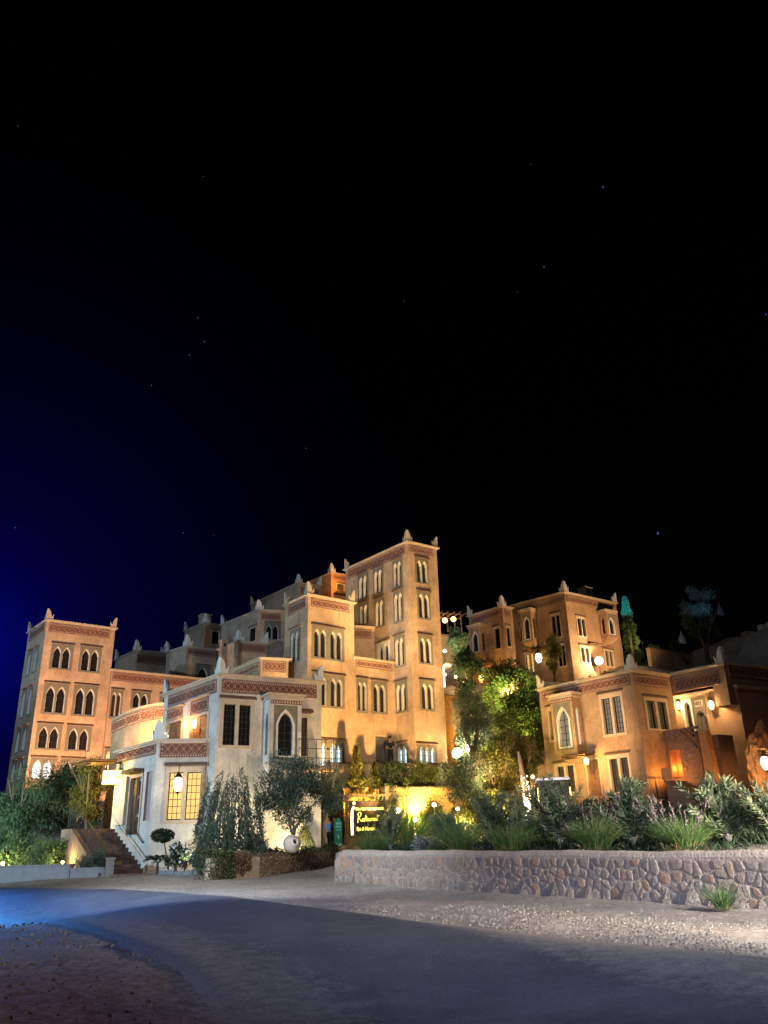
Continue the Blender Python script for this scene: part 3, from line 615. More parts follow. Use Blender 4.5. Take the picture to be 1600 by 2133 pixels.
def wall_face(mb,P,Q,z0,z1,holes,mi=0):
    """vertical wall from P to Q with rectangular holes (s0,s1,z0,z1)"""
    L=math.hypot(Q[0]-P[0],Q[1]-P[1]); dx,dy=(Q[0]-P[0])/L,(Q[1]-P[1])/L
    ss=sorted(set([0,L]+[min(max(v,0),L) for h in holes for v in h[:2]])); zs=sorted(set([z0,z1]+[min(max(v,z0),z1) for h in holes for v in h[2:]]))
    for a,b in zip(ss,ss[1:]):
        if b-a<1e-5: continue
        for c,d in zip(zs,zs[1:]):
            if d-c<1e-5: continue
            m,k=(a+b)/2,(c+d)/2
            if any(h[0]<m<h[1] and h[2]<k<h[3] for h in holes): continue
            mb.quad((P[0]+dx*a,P[1]+dy*a,c),(P[0]+dx*b,P[1]+dy*b,c),(P[0]+dx*b,P[1]+dy*b,d),(P[0]+dx*a,P[1]+dy*a,d),mi=mi)
def face_mtx(P,Q,o,s,z):
    L=math.hypot(Q[0]-P[0],Q[1]-P[1]); dx,dy=(Q[0]-P[0])/L,(Q[1]-P[1])/L
    return Matrix(((dx,-dy,0,P[0]+dx*s-o[0]),(dy,dx,0,P[1]+dy*s-o[1]),(0,0,1,z-o[2]),(0,0,0,1)))
def build_block(bld,o,k,wall='stucco',merl=(),mcol='plaster',ms=1.0,frame='trim',cap=True):
    """one storeyed block with its openings as children of bld (whose origin is o)"""
    b=B[k]; C,R,zt,z0=b['C'],b['R'],b['zt'],b['z0']
    if b['L'] is None:
        a=math.atan2(R[1]-C[1],R[0]-C[0])+math.pi/2; L=(C[0]+3*math.cos(a),C[1]+3*math.sin(a))
    else: L=b['L']
    K=(L[0]+R[0]-C[0],L[1]+R[1]-C[1]); faces={'L':(L,C),'R':(C,R)}; holes={'L':[],'R':[]}
    W0=MB(); zc=zt-.12
    for f,kind,s0,s1,a,c,kw in b['f']:
        P,Q=faces[f]; FL=math.hypot(Q[0]-P[0],Q[1]-P[1])
        s0=max(s0,.12); s1=min(s1,FL-.12)
        if s1-s0<.12: continue
        mtx=face_mtx(P,Q,o,s0,a); w,h=s1-s0,c-a
        n=kw.get('n',2); lit=kw.get('lit')
        if kind=='lancet': w=q5(w);h=q5(h); lancet_window(bld,mtx,w,h,n,lit); holes[f].append((s0,s0+w,a,a+h))
        elif kind=='pair':
            w=q5(w);h=q5(h); wd=pair_window(bld,mtx,w,h,n,lit,kw.get('grille',0),frame); holes[f].append((s0,s0+w,a,a+h)); lintel(wd,w,h,.08,.04,.14)
        elif kind=='frieze': frieze(bld,mtx,w,h,n)
        elif kind=='oriel': oriel(bld,mtx,w,h,kw['p'],lit,wall)
        elif kind in('door','wooddoor','panel_door'):
            d=door(bld,mtx,w,h,kind); holes[f].append((s0,s1,a,c))
            if kind=='door': slab_hood(d,w,h+.12,.5)
        elif kind=='porchdoor':
            d=door(bld,mtx,w*.9,h*.62,kind); holes[f].append((s0,s0+w*.9,a,a+h*.62))
            fr=frieze(bld,face_mtx(P,Q,o,s0,a+h*.70),w*.9,h*.30,3)
            mb=MB(); mb.box(-.1,w+.02,-.22,0,h*1.02,h*1.02+.07); put('hood',mb,M['trim'],d)
        elif kind=='slits':
            for i in range(2):
                x=s0+i*w*.55; ww=w*.38; mm=face_mtx(P,Q,o,x,a); mb=MB(); reveal(mb,[(0,0),(0,h),(ww,h),(ww,0)],0,.12); mb.quad((0,.118,0),(ww,.118,0),(ww,.118,h),(0,.118,h))
                put('slit_panel',mb,M['pink'],bld,mm); holes[f].append((x,x+ww,a,c))
        elif kind=='pilaster':
            mb=MB(); mb.box(0,w,-.16,0,0,h); put('pilaster',mb,M[wall],bld,mtx)
        elif kind=='arcade':
            lancet_window(bld,mtx,q5(w),q5(h),2,None,'plaster'); holes[f].append((s0,s0+q5(w),a,a+q5(h)))
        elif kind=='arch_door':
            mb=MB(); po=arch(w/2,0,w,h,.9); plate(mb,-.12,w+.12,0,h+.12,po,-.05); rim(mb,-.12,w+.12,0,h+.12,-.05,0); reveal(mb,po,-.05,.25); d=put('door',mb,M['plaster'],bld,mtx)
            mb=MB(); mb.quad((0,.24,0),(w,.24,0),(w,.24,h),(0,.24,h)); put('leaf',mb,M['door'],d); holes[f].append((s0,s1,a,c))
        elif kind=='portal':
            mb=MB(); po=arch(w/2,0,w*.58,h*.66,.6); plate(mb,0,w,0,h,po,-.08); rim(mb,0,w,0,h,-.08,0); reveal(mb,po,-.08,.2); d=put('portal',mb,M['grey'],bld,mtx)
            mb=MB(); mb.quad((w*.15,.19,0),(w*.85,.19,0),(w*.85,.19,h*.8),(w*.15,.19,h*.8)); put('leaf',mb,M['greydoor'],d)
            mb=MB()
            mb.box(w*.18,w*.82,-.10,-.08,h*.80,h*.93)
            for i in range(4): mb.box(w*(.22+.15*i),w*(.30+.15*i),-.125,-.10,h*.82,h*.91,1)
            put('carved_panel',mb,[M['plaster'],M['grey']],d); holes[f].append((s0,s1,a,c))
            t=MB(); arcp=arch(w/2,0,w*.64,h*.70,.6); ring(t,arcp,arch(w/2,0,w*.58,h*.66,.6),-.10); reveal(t,arcp,-.10,-.08); put('arch_trim',t,M['iron'],d)
    wall_face(W0,L,C,z0,zc,holes['L']); wall_face(W0,C,R,z0,zc,holes['R']); wall_face(W0,R,K,z0,zc,[]); wall_face(W0,K,L,z0,zc,[])
    # inner lining so that no lamp shines through the shell
    W0.xf(Matrix.Translation((-o[0],-o[1],-o[2]))); put('wall',W0,M[wall],bld)
    # cornice slab
    u=Vector((C[0]-L[0],C[1]-L[1])).normalized(); v=Vector((R[0]-C[0],R[1]-C[1])).normalized(); e=.16
    def off(p,a,b): return (p[0]+u[0]*a+v[0]*b-o[0],p[1]+u[1]*a+v[1]*b-o[1])
    cm=MB(); cm.poly([off(L,-e,-e),off(C,e,-e),off(R,e,e),off(K,-e,e)],zc-o[2],zt-.04-o[2]); cm.poly([off(L,-e*.55,-e*.55),off(C,e*.55,-e*.55),off(R,e*.55,e*.55),off(K,-e*.55,e*.55)],zt-.04-o[2],zt-o[2])
    cm.poly([off(L,-.06,-.06),off(C,.06,-.06),off(R,.06,.06),off(K,-.06,.06)],zc-.07-o[2],zc-o[2])
    put('cornice',cm,M['trim'],bld)
    du,dv=(-u[0],-u[1]),(v[0],v[1])
    for c in merl:
        p={'C':off(C,.02,-.02),'L':off(L,-.02,-.02),'R':off(R,.02,.02),'K':off(K,-.02,.02)}[c]
        ds={'C':(du,dv),'L':((u[0],u[1]),dv),'R':(du,(-v[0],-v[1])),'K':((u[0],u[1]),(-v[0],-v[1]))}[c]
        merlon(bld,(p[0],p[1],zt-o[2]),ds,ms,mcol)
def building(name,label,cat,keys,group=None,**kw):
    b=B[keys[0]]; o=(b['C'][0],b['C'][1],b['z0']); t=thing(name,label,cat,o,0,group)
    for k in keys:
        a=dict(kw); a.update(kw.get('per',{}).get(k,{})); a.pop('per',None); build_block(t,o,k,**a)
    return t
# ------------------------------------------------------------------ planting
def quads_mesh(name,V,m):
    """V: (n,4,3) leaf corners"""
    n=len(V); me=bpy.data.meshes.new(name); me.vertices.add(n*4); me.vertices.foreach_set('co',V.reshape(-1).astype('f4'))
    me.loops.add(n*4); me.loops.foreach_set('vertex_index',np.arange(n*4,dtype='i4'))
    me.polygons.add(n); me.polygons.foreach_set('loop_start',np.arange(0,n*4,4,dtype='i4')); me.polygons.foreach_set('loop_total',np.full(n,4,dtype='i4'))
    me.materials.append(m); me.update(calc_edges=True); return me
def unit(a): return a/np.maximum(np.linalg.norm(a,axis=-1,keepdims=True),1e-9)
def leaf_quads(c,d,l,w):
    """rhombic leaves at c pointing along d"""
    n=len(c); d=unit(d); r=unit(np.cross(d,RNG.normal(size=(n,3)))); l=np.broadcast_to(l,(n,))[:,None]; w=np.broadcast_to(w,(n,))[:,None]
    nn=np.cross(d,r)
    return np.stack([c,c+d*l*.45+r*w*.5+nn*l*.06,c+d*l,c+d*l*.45-r*w*.5+nn*l*.06],1)
def clump_leaves(centres,rad,n,l,w,droop=0.0):
    k=len(centres); idx=RNG.integers(0,k,n); p=RNG.normal(size=(n,3)); p=unit(p)*(RNG.random((n,1))**.45)
    c=centres[idx]+p*np.asarray(rad)[idx][:,None]*np.array([1,1,.8]); d=p+RNG.normal(size=(n,3))*.7; d[:,2]-=droop
    return leaf_quads(c,d,l*RNG.uniform(.6,1.3,n),w*RNG.uniform(.7,1.3,n))
def trunk_mesh(h,r,forks,crown_c,crown_r,lean=(0,0)):
    mb=MB(); t=h; pts=[]; rs=[]
    for k in range(5):
        f=k/4; pts.append((lean[0]*f+math.sin(k*2.1)*.05*h*.2,lean[1]*f+math.cos(k*1.7)*.04*h*.2,t*f)); rs.append(r*(1-.45*f)*(1.35 if k==0 else 1))
    mb.tube(pts,rs,8)
    for i in range(forks):
        a=2*math.pi*i/forks+random.random(); q=Vector(crown_c)+Vector((math.cos(a)*crown_r[0]*.6,math.sin(a)*crown_r[1]*.6,(random.random()-.2)*crown_r[2]*.9)); s=Vector(pts[3 if i%2 else 4]); m=(s+q)/2+Vector((random.uniform(-.1,.1),random.uniform(-.1,.1),.1))
        mb.tube([s,m,q],[r*.5,r*.32,r*.14],6)
        for j in range(2):
            q2=q+Vector((random.uniform(-1,1)*crown_r[0]*.35,random.uniform(-1,1)*crown_r[1]*.35,random.uniform(0,.6)*crown_r[2]*.5)); mb.tube([m,q2],[r*.2,r*.06],5)
    return mb
def tree(name,label,x,y,ztop,rx,leaf='green',n=3000,l=.14,w=.06,trunkfrac=.3,clumps=26,rcl=.34,group='garden trees',cat='tree',droop=0.0,bark='bark',tr=None,zb=None,flat=1.0,cone=0.0,lean=(0,0)):
    z0=terrain(x,y)-.05 if zb is None else zb; H=ztop-z0
    t=thing(name,label,cat,(x,y,z0),0,group)
    ch=H*(1-trunkfrac); cz=H*trunkfrac+ch*.5; R=np.array([rx,rx*flat,ch*.5])
    p=unit(RNG.normal(size=(clumps,3)))*(RNG.random((clumps,1))**.4)*.78
    if cone: sc=1-cone*(p[:,2:3]*.5+.5); p[:,:2]*=sc
    cc=p*R+np.array([lean[0],lean[1],cz]); rad=RNG.uniform(.6,1.15,clumps)*rcl*min(rx,ch*.5)
    mb=trunk_mesh(H*trunkfrac*1.15,tr or .035*H,4,(lean[0],lean[1],cz),R,lean); put('trunk',mb,M[bark],t)
    V=clump_leaves(cc,rad,n,l,w,droop); link('crown',quads_mesh('crown',V,LF[leaf]),t); return t
def bush(name,label,x,y,ztop,rx,leaf,n=1500,l=.1,w=.05,cat='bush',group='garden bushes',clumps=16,zb=None,flowers=None,flat=.8):
    z0=terrain(x,y)-.05 if zb is None else zb; H=ztop-z0; t=thing(name,label,cat,(x,y,z0),0,group)
    p=unit(RNG.normal(size=(clumps,3)))*(RNG.random((clumps,1))**.4)*.75; p[:,2]=np.abs(p[:,2])*1.1-.1
    cc=p*np.array([rx,rx*flat,H*.62])+np.array([0,0,H*.28]); rad=RNG.uniform(.7,1.2,clumps)*.36*min(rx,H)
    V=clump_leaves(cc,rad,n,l,w); V[:,:,2]=np.maximum(V[:,:,2],.02); link('foliage',quads_mesh('foliage',V,LF[leaf]),t)
    mb=MB()
    for i in range(5): a=random.random()*6.3; mb.tube([(0,0,0),(math.cos(a)*rx*.35,math.sin(a)*rx*.35,H*.5)],[.03,.012],5)
    put('stems',mb,M['bark'],t)
    if flowers:
        c=cc[RNG.integers(0,clumps,flowers[1])]+unit(RNG.normal(size=(flowers[1],3)))*rad.mean()*1.05; link('blossoms',quads_mesh('blossoms',leaf_quads(c,RNG.normal(size=c.shape),flowers[2],flowers[2]),LF[flowers[0]]),t)
    return t
def strips(base,tip_dir,length,width,segs,sag):
    """arching grass blades as strips of quads"""
    n=len(base); out=[]; side=unit(np.cross(tip_dir,np.array([0,0,1.0])+RNG.normal(size=(n,3))*.3)); prev=base; d=unit(tip_dir)
    for k in range(segs):
        f0,f1=k/segs,(k+1)/segs; dd=d.copy(); dd[:,2]-=sag*(f1**1.5); dd=unit(dd); nx=prev+dd*(length/segs)[:,None]
        w0=(width*(1-f0*.85))[:,None]; w1=(width*(1-f1*.85))[:,None]
        out.append(np.stack([prev-side*w0/2,prev+side*w0/2,nx+side*w1/2,nx-side*w1/2],1)); prev=nx
    return np.concatenate(out),prev
def grass_clump(name,label,x,y,ztop,rx,n=420,zb=None,plumes=0,group='fountain grass clumps along the wall',w=.014,straw=.25,plumemat='purple'):
    z0=terrain(x,y)-.03 if zb is None else zb; H=ztop-z0; t=thing(name,label,'grass clump',(x,y,z0),0,group)
    a=RNG.random(n)*2*np.pi; r=np.sqrt(RNG.random(n))*rx*.28; base=np.stack([r*np.cos(a),r*np.sin(a),np.zeros(n)],1)
    a2=a+RNG.normal(size=n)*.5; spread=RNG.random(n)**.8*.75; d=np.stack([np.cos(a2)*spread,np.sin(a2)*spread,np.ones(n)],1)
    Ls=H*RNG.uniform(.65,1.2,n)*(1+.25*spread); V,tips=strips(base,d,Ls,w*RNG.uniform(.7,1.3,n),5,1.0)
    link('blades',quads_mesh('blades',V,LF['grass']),t)
    m=int(n*straw); i=RNG.integers(0,n,m); V,_=strips(base[i]*1.25,d[i]*np.array([1.5,1.5,.55]),Ls[i]*.55,w*RNG.uniform(.7,1.4,m),4,.9); link('dry_blades',quads_mesh('dry_blades',V,LF['straw']),t)
    if plumes:
        i=RNG.integers(0,n,plumes); dd=d[i]*np.array([.9,.9,1.0]); V,tp=strips(base[i],dd,Ls[i]*1.25,np.full(plumes,.008),4,.45)
        k=14; c=np.repeat(tp,k,0)-np.repeat(unit(dd),k,0)*RNG.random((plumes*k,1))*.28; Q=leaf_quads(c,np.repeat(unit(dd),k,0)+RNG.normal(size=(plumes*k,3))*.35,.09,.02)
        link('plumes',quads_mesh('plumes',np.concatenate([V,Q]),LF[plumemat]),t)
    return t
def oleander(name,label,x,y,ztop,rx,stems=22,l=.15,w=.028,zb=None,flowers=0,lean=0.0,group='oleander shrubs behind the stone wall',leaf='oleander'):
    z0=terrain(x,y)-.03 if zb is None else zb; H=ztop-z0; t=thing(name,label,'shrub',(x,y,z0),0,group); mb=MB(); C=[];D=[];tips=[]
    for s in range(stems):
        a=2*math.pi*s/stems+random.uniform(-.3,.3); out=random.uniform(.1,1.0)*rx; h=H*random.uniform(.55,1.0)*(1-.12*out/rx); pts=[]
        for k in range(6):
            f=k/5; pts.append(Vector((math.cos(a)*out*f**1.5+lean*f*f*H*.3,math.sin(a)*out*.8*f**1.5,h*(f**.9))))
        mb.tube(pts,[.02,.018,.015,.012,.009,.006],5)
        for j in range(26):
            f=.22+.78*j/25; q=f*5; k=min(4,int(q)); p=pts[k].lerp(pts[k+1],q-k); ax=(pts[k+1]-pts[k]).normalized()
            for m in range(3):
                an=2.09*m+j*1.05; u=ax.orthogonal().normalized(); v=ax.cross(u); dv=(u*math.cos(an)+v*math.sin(an))*.8+ax*(.45+.5*f); C.append(p);D.append(dv)
        tips.append(pts[-1])
    put('stems',mb,M['greybark'],t); C=np.array(C);D=np.array(D)+RNG.normal(size=(len(D),3))*.15; n=len(C)
    link('foliage',quads_mesh('foliage',leaf_quads(C,D,l*RNG.uniform(.7,1.2,n),w*RNG.uniform(.8,1.3,n)),LF[leaf]),t)
    if flowers:
        tp=np.array([tips[i%stems] for i in range(0,flowers*3,3)]); c=np.repeat(tp,9,0)+RNG.normal(size=(len(tp)*9,3))*.05; link('blossoms',quads_mesh('blossoms',leaf_quads(c,RNG.normal(size=c.shape),.06,.05),LF['magenta']),t)
    return t
def conifer(name,label,x,y,ztop,rx,leaf='cyp',n=1800,l=.16,w=.03,zb=None,group='garden conifers',power=1.0,cat='conifer'):
    z0=terrain(x,y)-.05 if zb is None else zb; H=ztop-z0; t=thing(name,label,cat,(x,y,z0),0,group)
    mb=MB(); mb.tube([(0,0,0),(0,0,H*.5),(0,0,H*.97)],[.03*H+.02,.015*H,.006],6); put('trunk',mb,M['bark'],t)
    f=RNG.random(n)**.8; z=H*(.04+.95*f); R=rx*(1-f)**power*(1+.25*np.sin(f*34)) if power>.5 else rx*np.minimum(1,((1-f)*3.2))**.7*np.minimum(1,.55+f*2)
    r=R*np.sqrt(RNG.random(n)*.75+.25); a=RNG.random(n)*2*np.pi; c=np.stack([r*np.cos(a),r*np.sin(a),z],1); d=np.stack([np.cos(a),np.sin(a),np.full(n,.9 if power<=.5 else .25)],1)+RNG.normal(size=(n,3))*.35
    link('crown',quads_mesh('crown',leaf_quads(c,d,l*RNG.uniform(.6,1.2,n),w),LF[leaf]),t); return t
def weeping(name,label,x,y,ztop,rx,leaf='olive',strands=130,l=.2,w=.03,group='garden trees'):
    z0=terrain(x,y)-.05; H=ztop-z0; t=thing(name,label,'tree',(x,y,z0),0,group); mb=MB(); Vs=[]
    for i in range(16):
        a=random.random()*6.28; rr=rx*random.uniform(.05,.4); h=H*random.uniform(.5,.95); mb.tube([(rr*.5*math.cos(a),rr*.5*math.sin(a),0),(rr*math.cos(a),rr*math.sin(a),h*.6),(rr*1.5*math.cos(a),rr*1.5*math.sin(a),h)],[.04,.025,.008],5)
    put('stems',mb,M['bark'],t)
    k=34
    for i in range(strands):
        a=random.random()*6.28; rr=rx*math.sqrt(random.random()); zt=H*random.uniform(.35,1.0)*(1-.35*(rr/rx)**2); ln=H*random.uniform(.2,.4); f=RNG.random(k)[:,None]
        c=np.array([[rr*math.cos(a),rr*math.sin(a),zt]])+np.array([[math.cos(a)*.25,math.sin(a)*.25,0]])*f-np.array([[0,0,ln]])*(f-.3); c[:,2]=np.maximum(c[:,2],.03)
        up=random.random()<.35
        d=np.array([[math.cos(a)*.6,math.sin(a)*.6,.9 if up else -.8]])+RNG.normal(size=(k,3))*.35; Vs.append(leaf_quads(c,d,l*RNG.uniform(.6,1.3,k),w))
    link('crown',quads_mesh('crown',np.concatenate(Vs),LF[leaf]),t); return t
def ivy_box(t,name,p,leaf,n,l=.09,w=.08):
    """leaf skin over a box shaped hedge p=(x0,x1,y0,y1,z0,z1) in the frame of t"""
    x0,x1,y0,y1,z0,z1=p; u=RNG.random((n,3)); c=np.array([x0,y0,z0])+u*np.array([x1-x0,y1-y0,z1-z0]); f=RNG.integers(0,4,n)
    c[f==0,1]=y0; c[f==1,2]=z1; c[f==2,0]=np.where(RNG.random((f==2).sum())<.5,x0,x1); c[f==3,1]=y0
    c+=RNG.normal(size=(n,3))*.035; d=RNG.normal(size=(n,3)); d[:,2]-=.6
    return link(name,quads_mesh(name,leaf_quads(c,d,l*RNG.uniform(.6,1.3,n),w),LF[leaf]),t)
# ------------------------------------------------------------------ ground
def axis(parts):
    out=[]
    for a,b,s in parts: out+=list(np.arange(a,b,s))
    return np.array(out+[parts[-1][1]])
from mathutils import noise as mnoise
gx=axis([(-400,-140,65),(-140,-40,10),(-40,-20,1.5),(-20,14,.3),(14,30,1.0),(30,60,3),(60,140,10),(140,400,65)])
gy=axis([(-60,-10,10),(-10,7,1.0),(7,34,.3),(34,60,.7),(60,110,2.5),(110,200,15),(200,600,80)])
def relief(x,y):
    return .05*(mnoise.noise((x*.5,y*.5,1.3))-.3)+.03*mnoise.noise((x*1.9,y*1.9,4.1)) if 6<y<36 and wall_dist(x,y)<-.2 else 0
gv=[(float(x),float(y),terrain(x,y)+relief(x,y)-.02) for y in gy for x in gx]; nx=len(gx)
gf=[(j*nx+i,j*nx+i+1,(j+1)*nx+i+1,(j+1)*nx+i) for j in range(len(gy)-1) for i in range(nx-1)]
me=bpy.data.meshes.new('ground'); me.from_pydata(gv,[],gf); me.polygons.foreach_set('use_smooth',[True]*len(gf))
gm=bpy.data.materials.new('dusty_ground'); gm.use_nodes=True; n=gm.node_tree.nodes; l=gm.node_tree.links; p=n['Principled BSDF']; p.inputs['Roughness'].default_value=.95; p.inputs['Specular IOR Level'].default_value=.1
t=n.new('ShaderNodeTexCoord')
def gnoise(s,d=8):
    z=n.new('ShaderNodeTexNoise'); z.inputs['Scale'].default_value=s; z.inputs['Detail'].default_value=d; z.inputs['Roughness'].default_value=.7; l.new(t.outputs['Object'],z.inputs['Vector']); return z
a=gnoise(.6); r=n.new('ShaderNodeValToRGB'); r.color_ramp.elements[0].position=.35; r.color_ramp.elements[1].position=.65; r.color_ramp.elements[0].color=(.23,.20,.175,1); r.color_ramp.elements[1].color=(.36,.325,.29,1); l.new(a.outputs['Fac'],r.inputs['Fac'])
b=gnoise(9); r2_=n.new('ShaderNodeValToRGB'); r2_.color_ramp.elements[0].position=.38; r2_.color_ramp.elements[1].position=.62; r2_.color_ramp.elements[0].color=(.6,.58,.56,1); r2_.color_ramp.elements[1].color=(1.15,1.12,1.1,1); l.new(b.outputs['Fac'],r2_.inputs['Fac'])
mx=n.new('ShaderNodeMixRGB'); mx.blend_type='MULTIPLY'; mx.inputs[0].default_value=1; l.new(r.outputs[0],mx.inputs[1]); l.new(r2_.outputs[0],mx.inputs[2]); l.new(mx.outputs[0],p.inputs['Base Color'])
c1=gnoise(4.2,12); bp=n.new('ShaderNodeBump'); bp.inputs['Strength'].default_value=1.0; bp.inputs['Distance'].default_value=.16; l.new(c1.outputs['Fac'],bp.inputs['Height']); l.new(bp.outputs['Normal'],p.inputs['Normal'])
me.materials.append(gm); structure(link('ground',me))
# asphalt road: far edge and near edge, sampled across
far_e=[(-60,40),(-36,36.5),(-20,32.0),(-12.87,29.17),(-10.44,28.18),(-8.25,27.45),(-6.07,25.76),(-3.99,23.28),(-1.9,19.61),(-.2,16.94),(.62,15.52),(1.56,14.46),(2.28,13.45),(3.07,12.5),(3.76,11.69),(4.35,10.94),(6.5,8),(9,3),(11,-6)]
near_e=[(-60,34),(-36,31.5),(-22,29.5),(-13.6,26.3),(-10.04,23.06),(-6.7,17.58),(-4.52,14.31),(-3.49,12.84),(-2.81,11.74),(-2.26,10.62),(-1.91,9.7),(-1.2,6),(-.5,1),(0,-6)]
def resample(pl,n):
    d=[0]
    for a,b in zip(pl,pl[1:]): d.append(d[-1]+math.dist(a,b))
    return [(float(np.interp(d[-1]*k/(n-1),d,[q[0] for q in pl])),float(np.interp(d[-1]*k/(n-1),d,[q[1] for q in pl]))) for k in range(n)]
NF=260; A_=resample(far_e,NF); B_=resample(near_e,NF); rv=[]; NA=22
for k in range(NF):
    for j in range(NA+1):
        f=j/NA; jit=.28*mnoise.noise((k*.21,j*1.7,.5))+.16*mnoise.noise((k*.83,j*.9,3)) if j in(0,NA) else 0
        x=A_[k][0]*(1-f)+B_[k][0]*f; y=A_[k][1]*(1-f)+B_[k][1]*f+jit
        e=min(f,1-f); rv.append((x,y,terrain(x,y)+.028*min(1,e*8)+.006-.12*(e==0)))
rf=[(k*(NA+1)+j,k*(NA+1)+j+1,(k+1)*(NA+1)+j+1,(k+1)*(NA+1)+j) for k in range(NF-1) for j in range(NA)]
me=bpy.data.meshes.new('road'); me.from_pydata(rv,[],rf); me.polygons.foreach_set('use_smooth',[True]*len(rf))
at=me.attributes.new('dust','FLOAT','POINT'); dv_=[]
for k in range(NF):
    wdt=math.dist(A_[k],B_[k])
    for j in range(NA+1):
        f=j/NA; far,near=f*wdt,(1-f)*wdt; x=rv[k*(NA+1)+j][0]
        d_=max(0,1-near/2.4)*.8; d_=max(d_,max(0,1-far/(.5+max(0,x-.3)*1.1))*.85); dv_.append(d_)
at.data.foreach_set('value',dv_)
rm=mat('asphalt',(.050,.054,.066),.88,.42,.9,.8,38,spec=.3); n=rm.node_tree.nodes; l=rm.node_tree.links; p=n['Principled BSDF']
an_=n.new('ShaderNodeAttribute'); an_.attribute_name='dust'; t=n.new('ShaderNodeTexCoord'); z=n.new('ShaderNodeTexNoise'); z.inputs['Scale'].default_value=5; z.inputs['Detail'].default_value=9; z.inputs['Roughness'].default_value=.75; l.new(t.outputs['Object'],z.inputs['Vector'])
ml=n.new('ShaderNodeMath'); ml.operation='MULTIPLY_ADD'; l.new(z.outputs['Fac'],ml.inputs[0]); ml.inputs[1].default_value=1.5; ml.inputs[2].default_value=-.75
ad_=n.new('ShaderNodeMath'); ad_.operation='ADD'; l.new(ml.outputs[0],ad_.inputs[0]); l.new(an_.outputs['Fac'],ad_.inputs[1])
rr_=n.new('ShaderNodeValToRGB'); rr_.color_ramp.elements[0].position=.2; rr_.color_ramp.elements[1].position=.75; l.new(ad_.outputs[0],rr_.inputs['Fac'])
mx=n.new('ShaderNodeMixRGB'); l.new(rr_.outputs['Color'],mx.inputs[0]); src=p.inputs['Base Color'].links[0].from_socket; l.new(src,mx.inputs[1]); mx.inputs[2].default_value=(.17,.145,.125,1)
gz=n.new('ShaderNodeTexNoise'); gz.inputs['Scale'].default_value=34; gz.inputs['Detail'].default_value=6; gz.inputs['Roughness'].default_value=.8; l.new(t.outputs['Object'],gz.inputs['Vector'])
gr=n.new('ShaderNodeValToRGB'); gr.color_ramp.elements[0].position=.35; gr.color_ramp.elements[1].position=.68; gr.color_ramp.elements[0].color=(.5,.5,.5,1); gr.color_ramp.elements[1].color=(1.6,1.6,1.6,1); l.new(gz.outputs['Fac'],gr.inputs['Fac'])
mg=n.new('ShaderNodeMixRGB'); mg.blend_type='MULTIPLY'; mg.inputs[0].default_value=.85; l.new(mx.outputs[0],mg.inputs[1]); l.new(gr.outputs[0],mg.inputs[2]); l.new(mg.outputs[0],p.inputs['Base Color'])
me.materials.append(rm); structure(link('road',me))
def on_road(x,y):
    best=min(range(0,NF,2),key=lambda k:(x-A_[k][0])**2+(y-A_[k][1])**2); b2=min(range(0,NF,2),key=lambda k:(x-B_[k][0])**2+(y-B_[k][1])**2)
    a,b=A_[best],B_[b2]; w=(b[0]-a[0])**2+(b[1]-a[1])**2; f=((x-a[0])*(b[0]-a[0])+(y-a[1])*(b[1]-a[1]))/w
    return 0<f<1,f
# loose stones and grit
def pebbles(name,pts,m):
    V=[];F=[]
    for (x,y,s) in pts:
        i=len(V); a=random.random()*6.3; sx,sy,sz=s*random.uniform(.8,1.5),s*random.uniform(.6,1.1),s*random.uniform(.45,.9); z=terrain(x,y)
        for k in range(5):
            t=a+6.283*k/5; V.append((x+sx*math.cos(t)*random.uniform(.8,1.1),y+sy*math.sin(t)*random.uniform(.8,1.1),z-.01)); 
        for k in range(5):
            t=a+.5+6.283*k/5; V.append((x+.7*sx*math.cos(t),y+.7*sy*math.sin(t),z+sz*random.uniform(.6,.9)))
        V.append((x,y,z+sz))
        for k in range(5): q=(k+1)%5; F+= [(i+k,i+q,i+5+k),(i+q,i+5+q,i+5+k),(i+5+k,i+5+q,i+10)]
    me=bpy.data.meshes.new(name); me.from_pydata(V,[],F); me.materials.append(m); o=link(name,me); o['kind']='stuff'; return o
PB=[]; tries=0
while len(PB)<8000 and tries<200000:
    tries+=1; x,y=random.uniform(-1.5,12),random.uniform(7,19)
    wdb=-wall_dist(x,y)
    if wdb<1.2: continue
    r_,f=on_road(x,y); edge=abs(f)*8
    dens=min(1,(wdb-1.2)/2.2)*min(1,.25+math.exp(-(max(0,edge-1.2)/2.2)**2)) if not r_ else math.exp(-f*1.6)*min(1,max(0,(x+.5)/3.2))*1.6
    dens*=.45*max(0,mnoise.noise((x*.9,y*.9,2))*1.3+.5)
    if random.random()<dens*min(1,(x+2.2)/5): PB.append((x,y,random.choice([.005,.007,.008,.010,.013,.02])))
k_=len(PB)
while len(PB)<k_+1600:
    x,y=random.uniform(-12,0),random.uniform(8,22); r_,f=on_road(x,y)
    if not r_ and f>1: PB.append((x,y,random.choice([.007,.009,.012,.018,.03])))
pebbles('gravel',PB,mat('gravel_stones',(.25,.22,.2),.9,islandvar=[(.05,.046,.043),(.11,.10,.09),(.16,.145,.13),(.20,.18,.16)]))
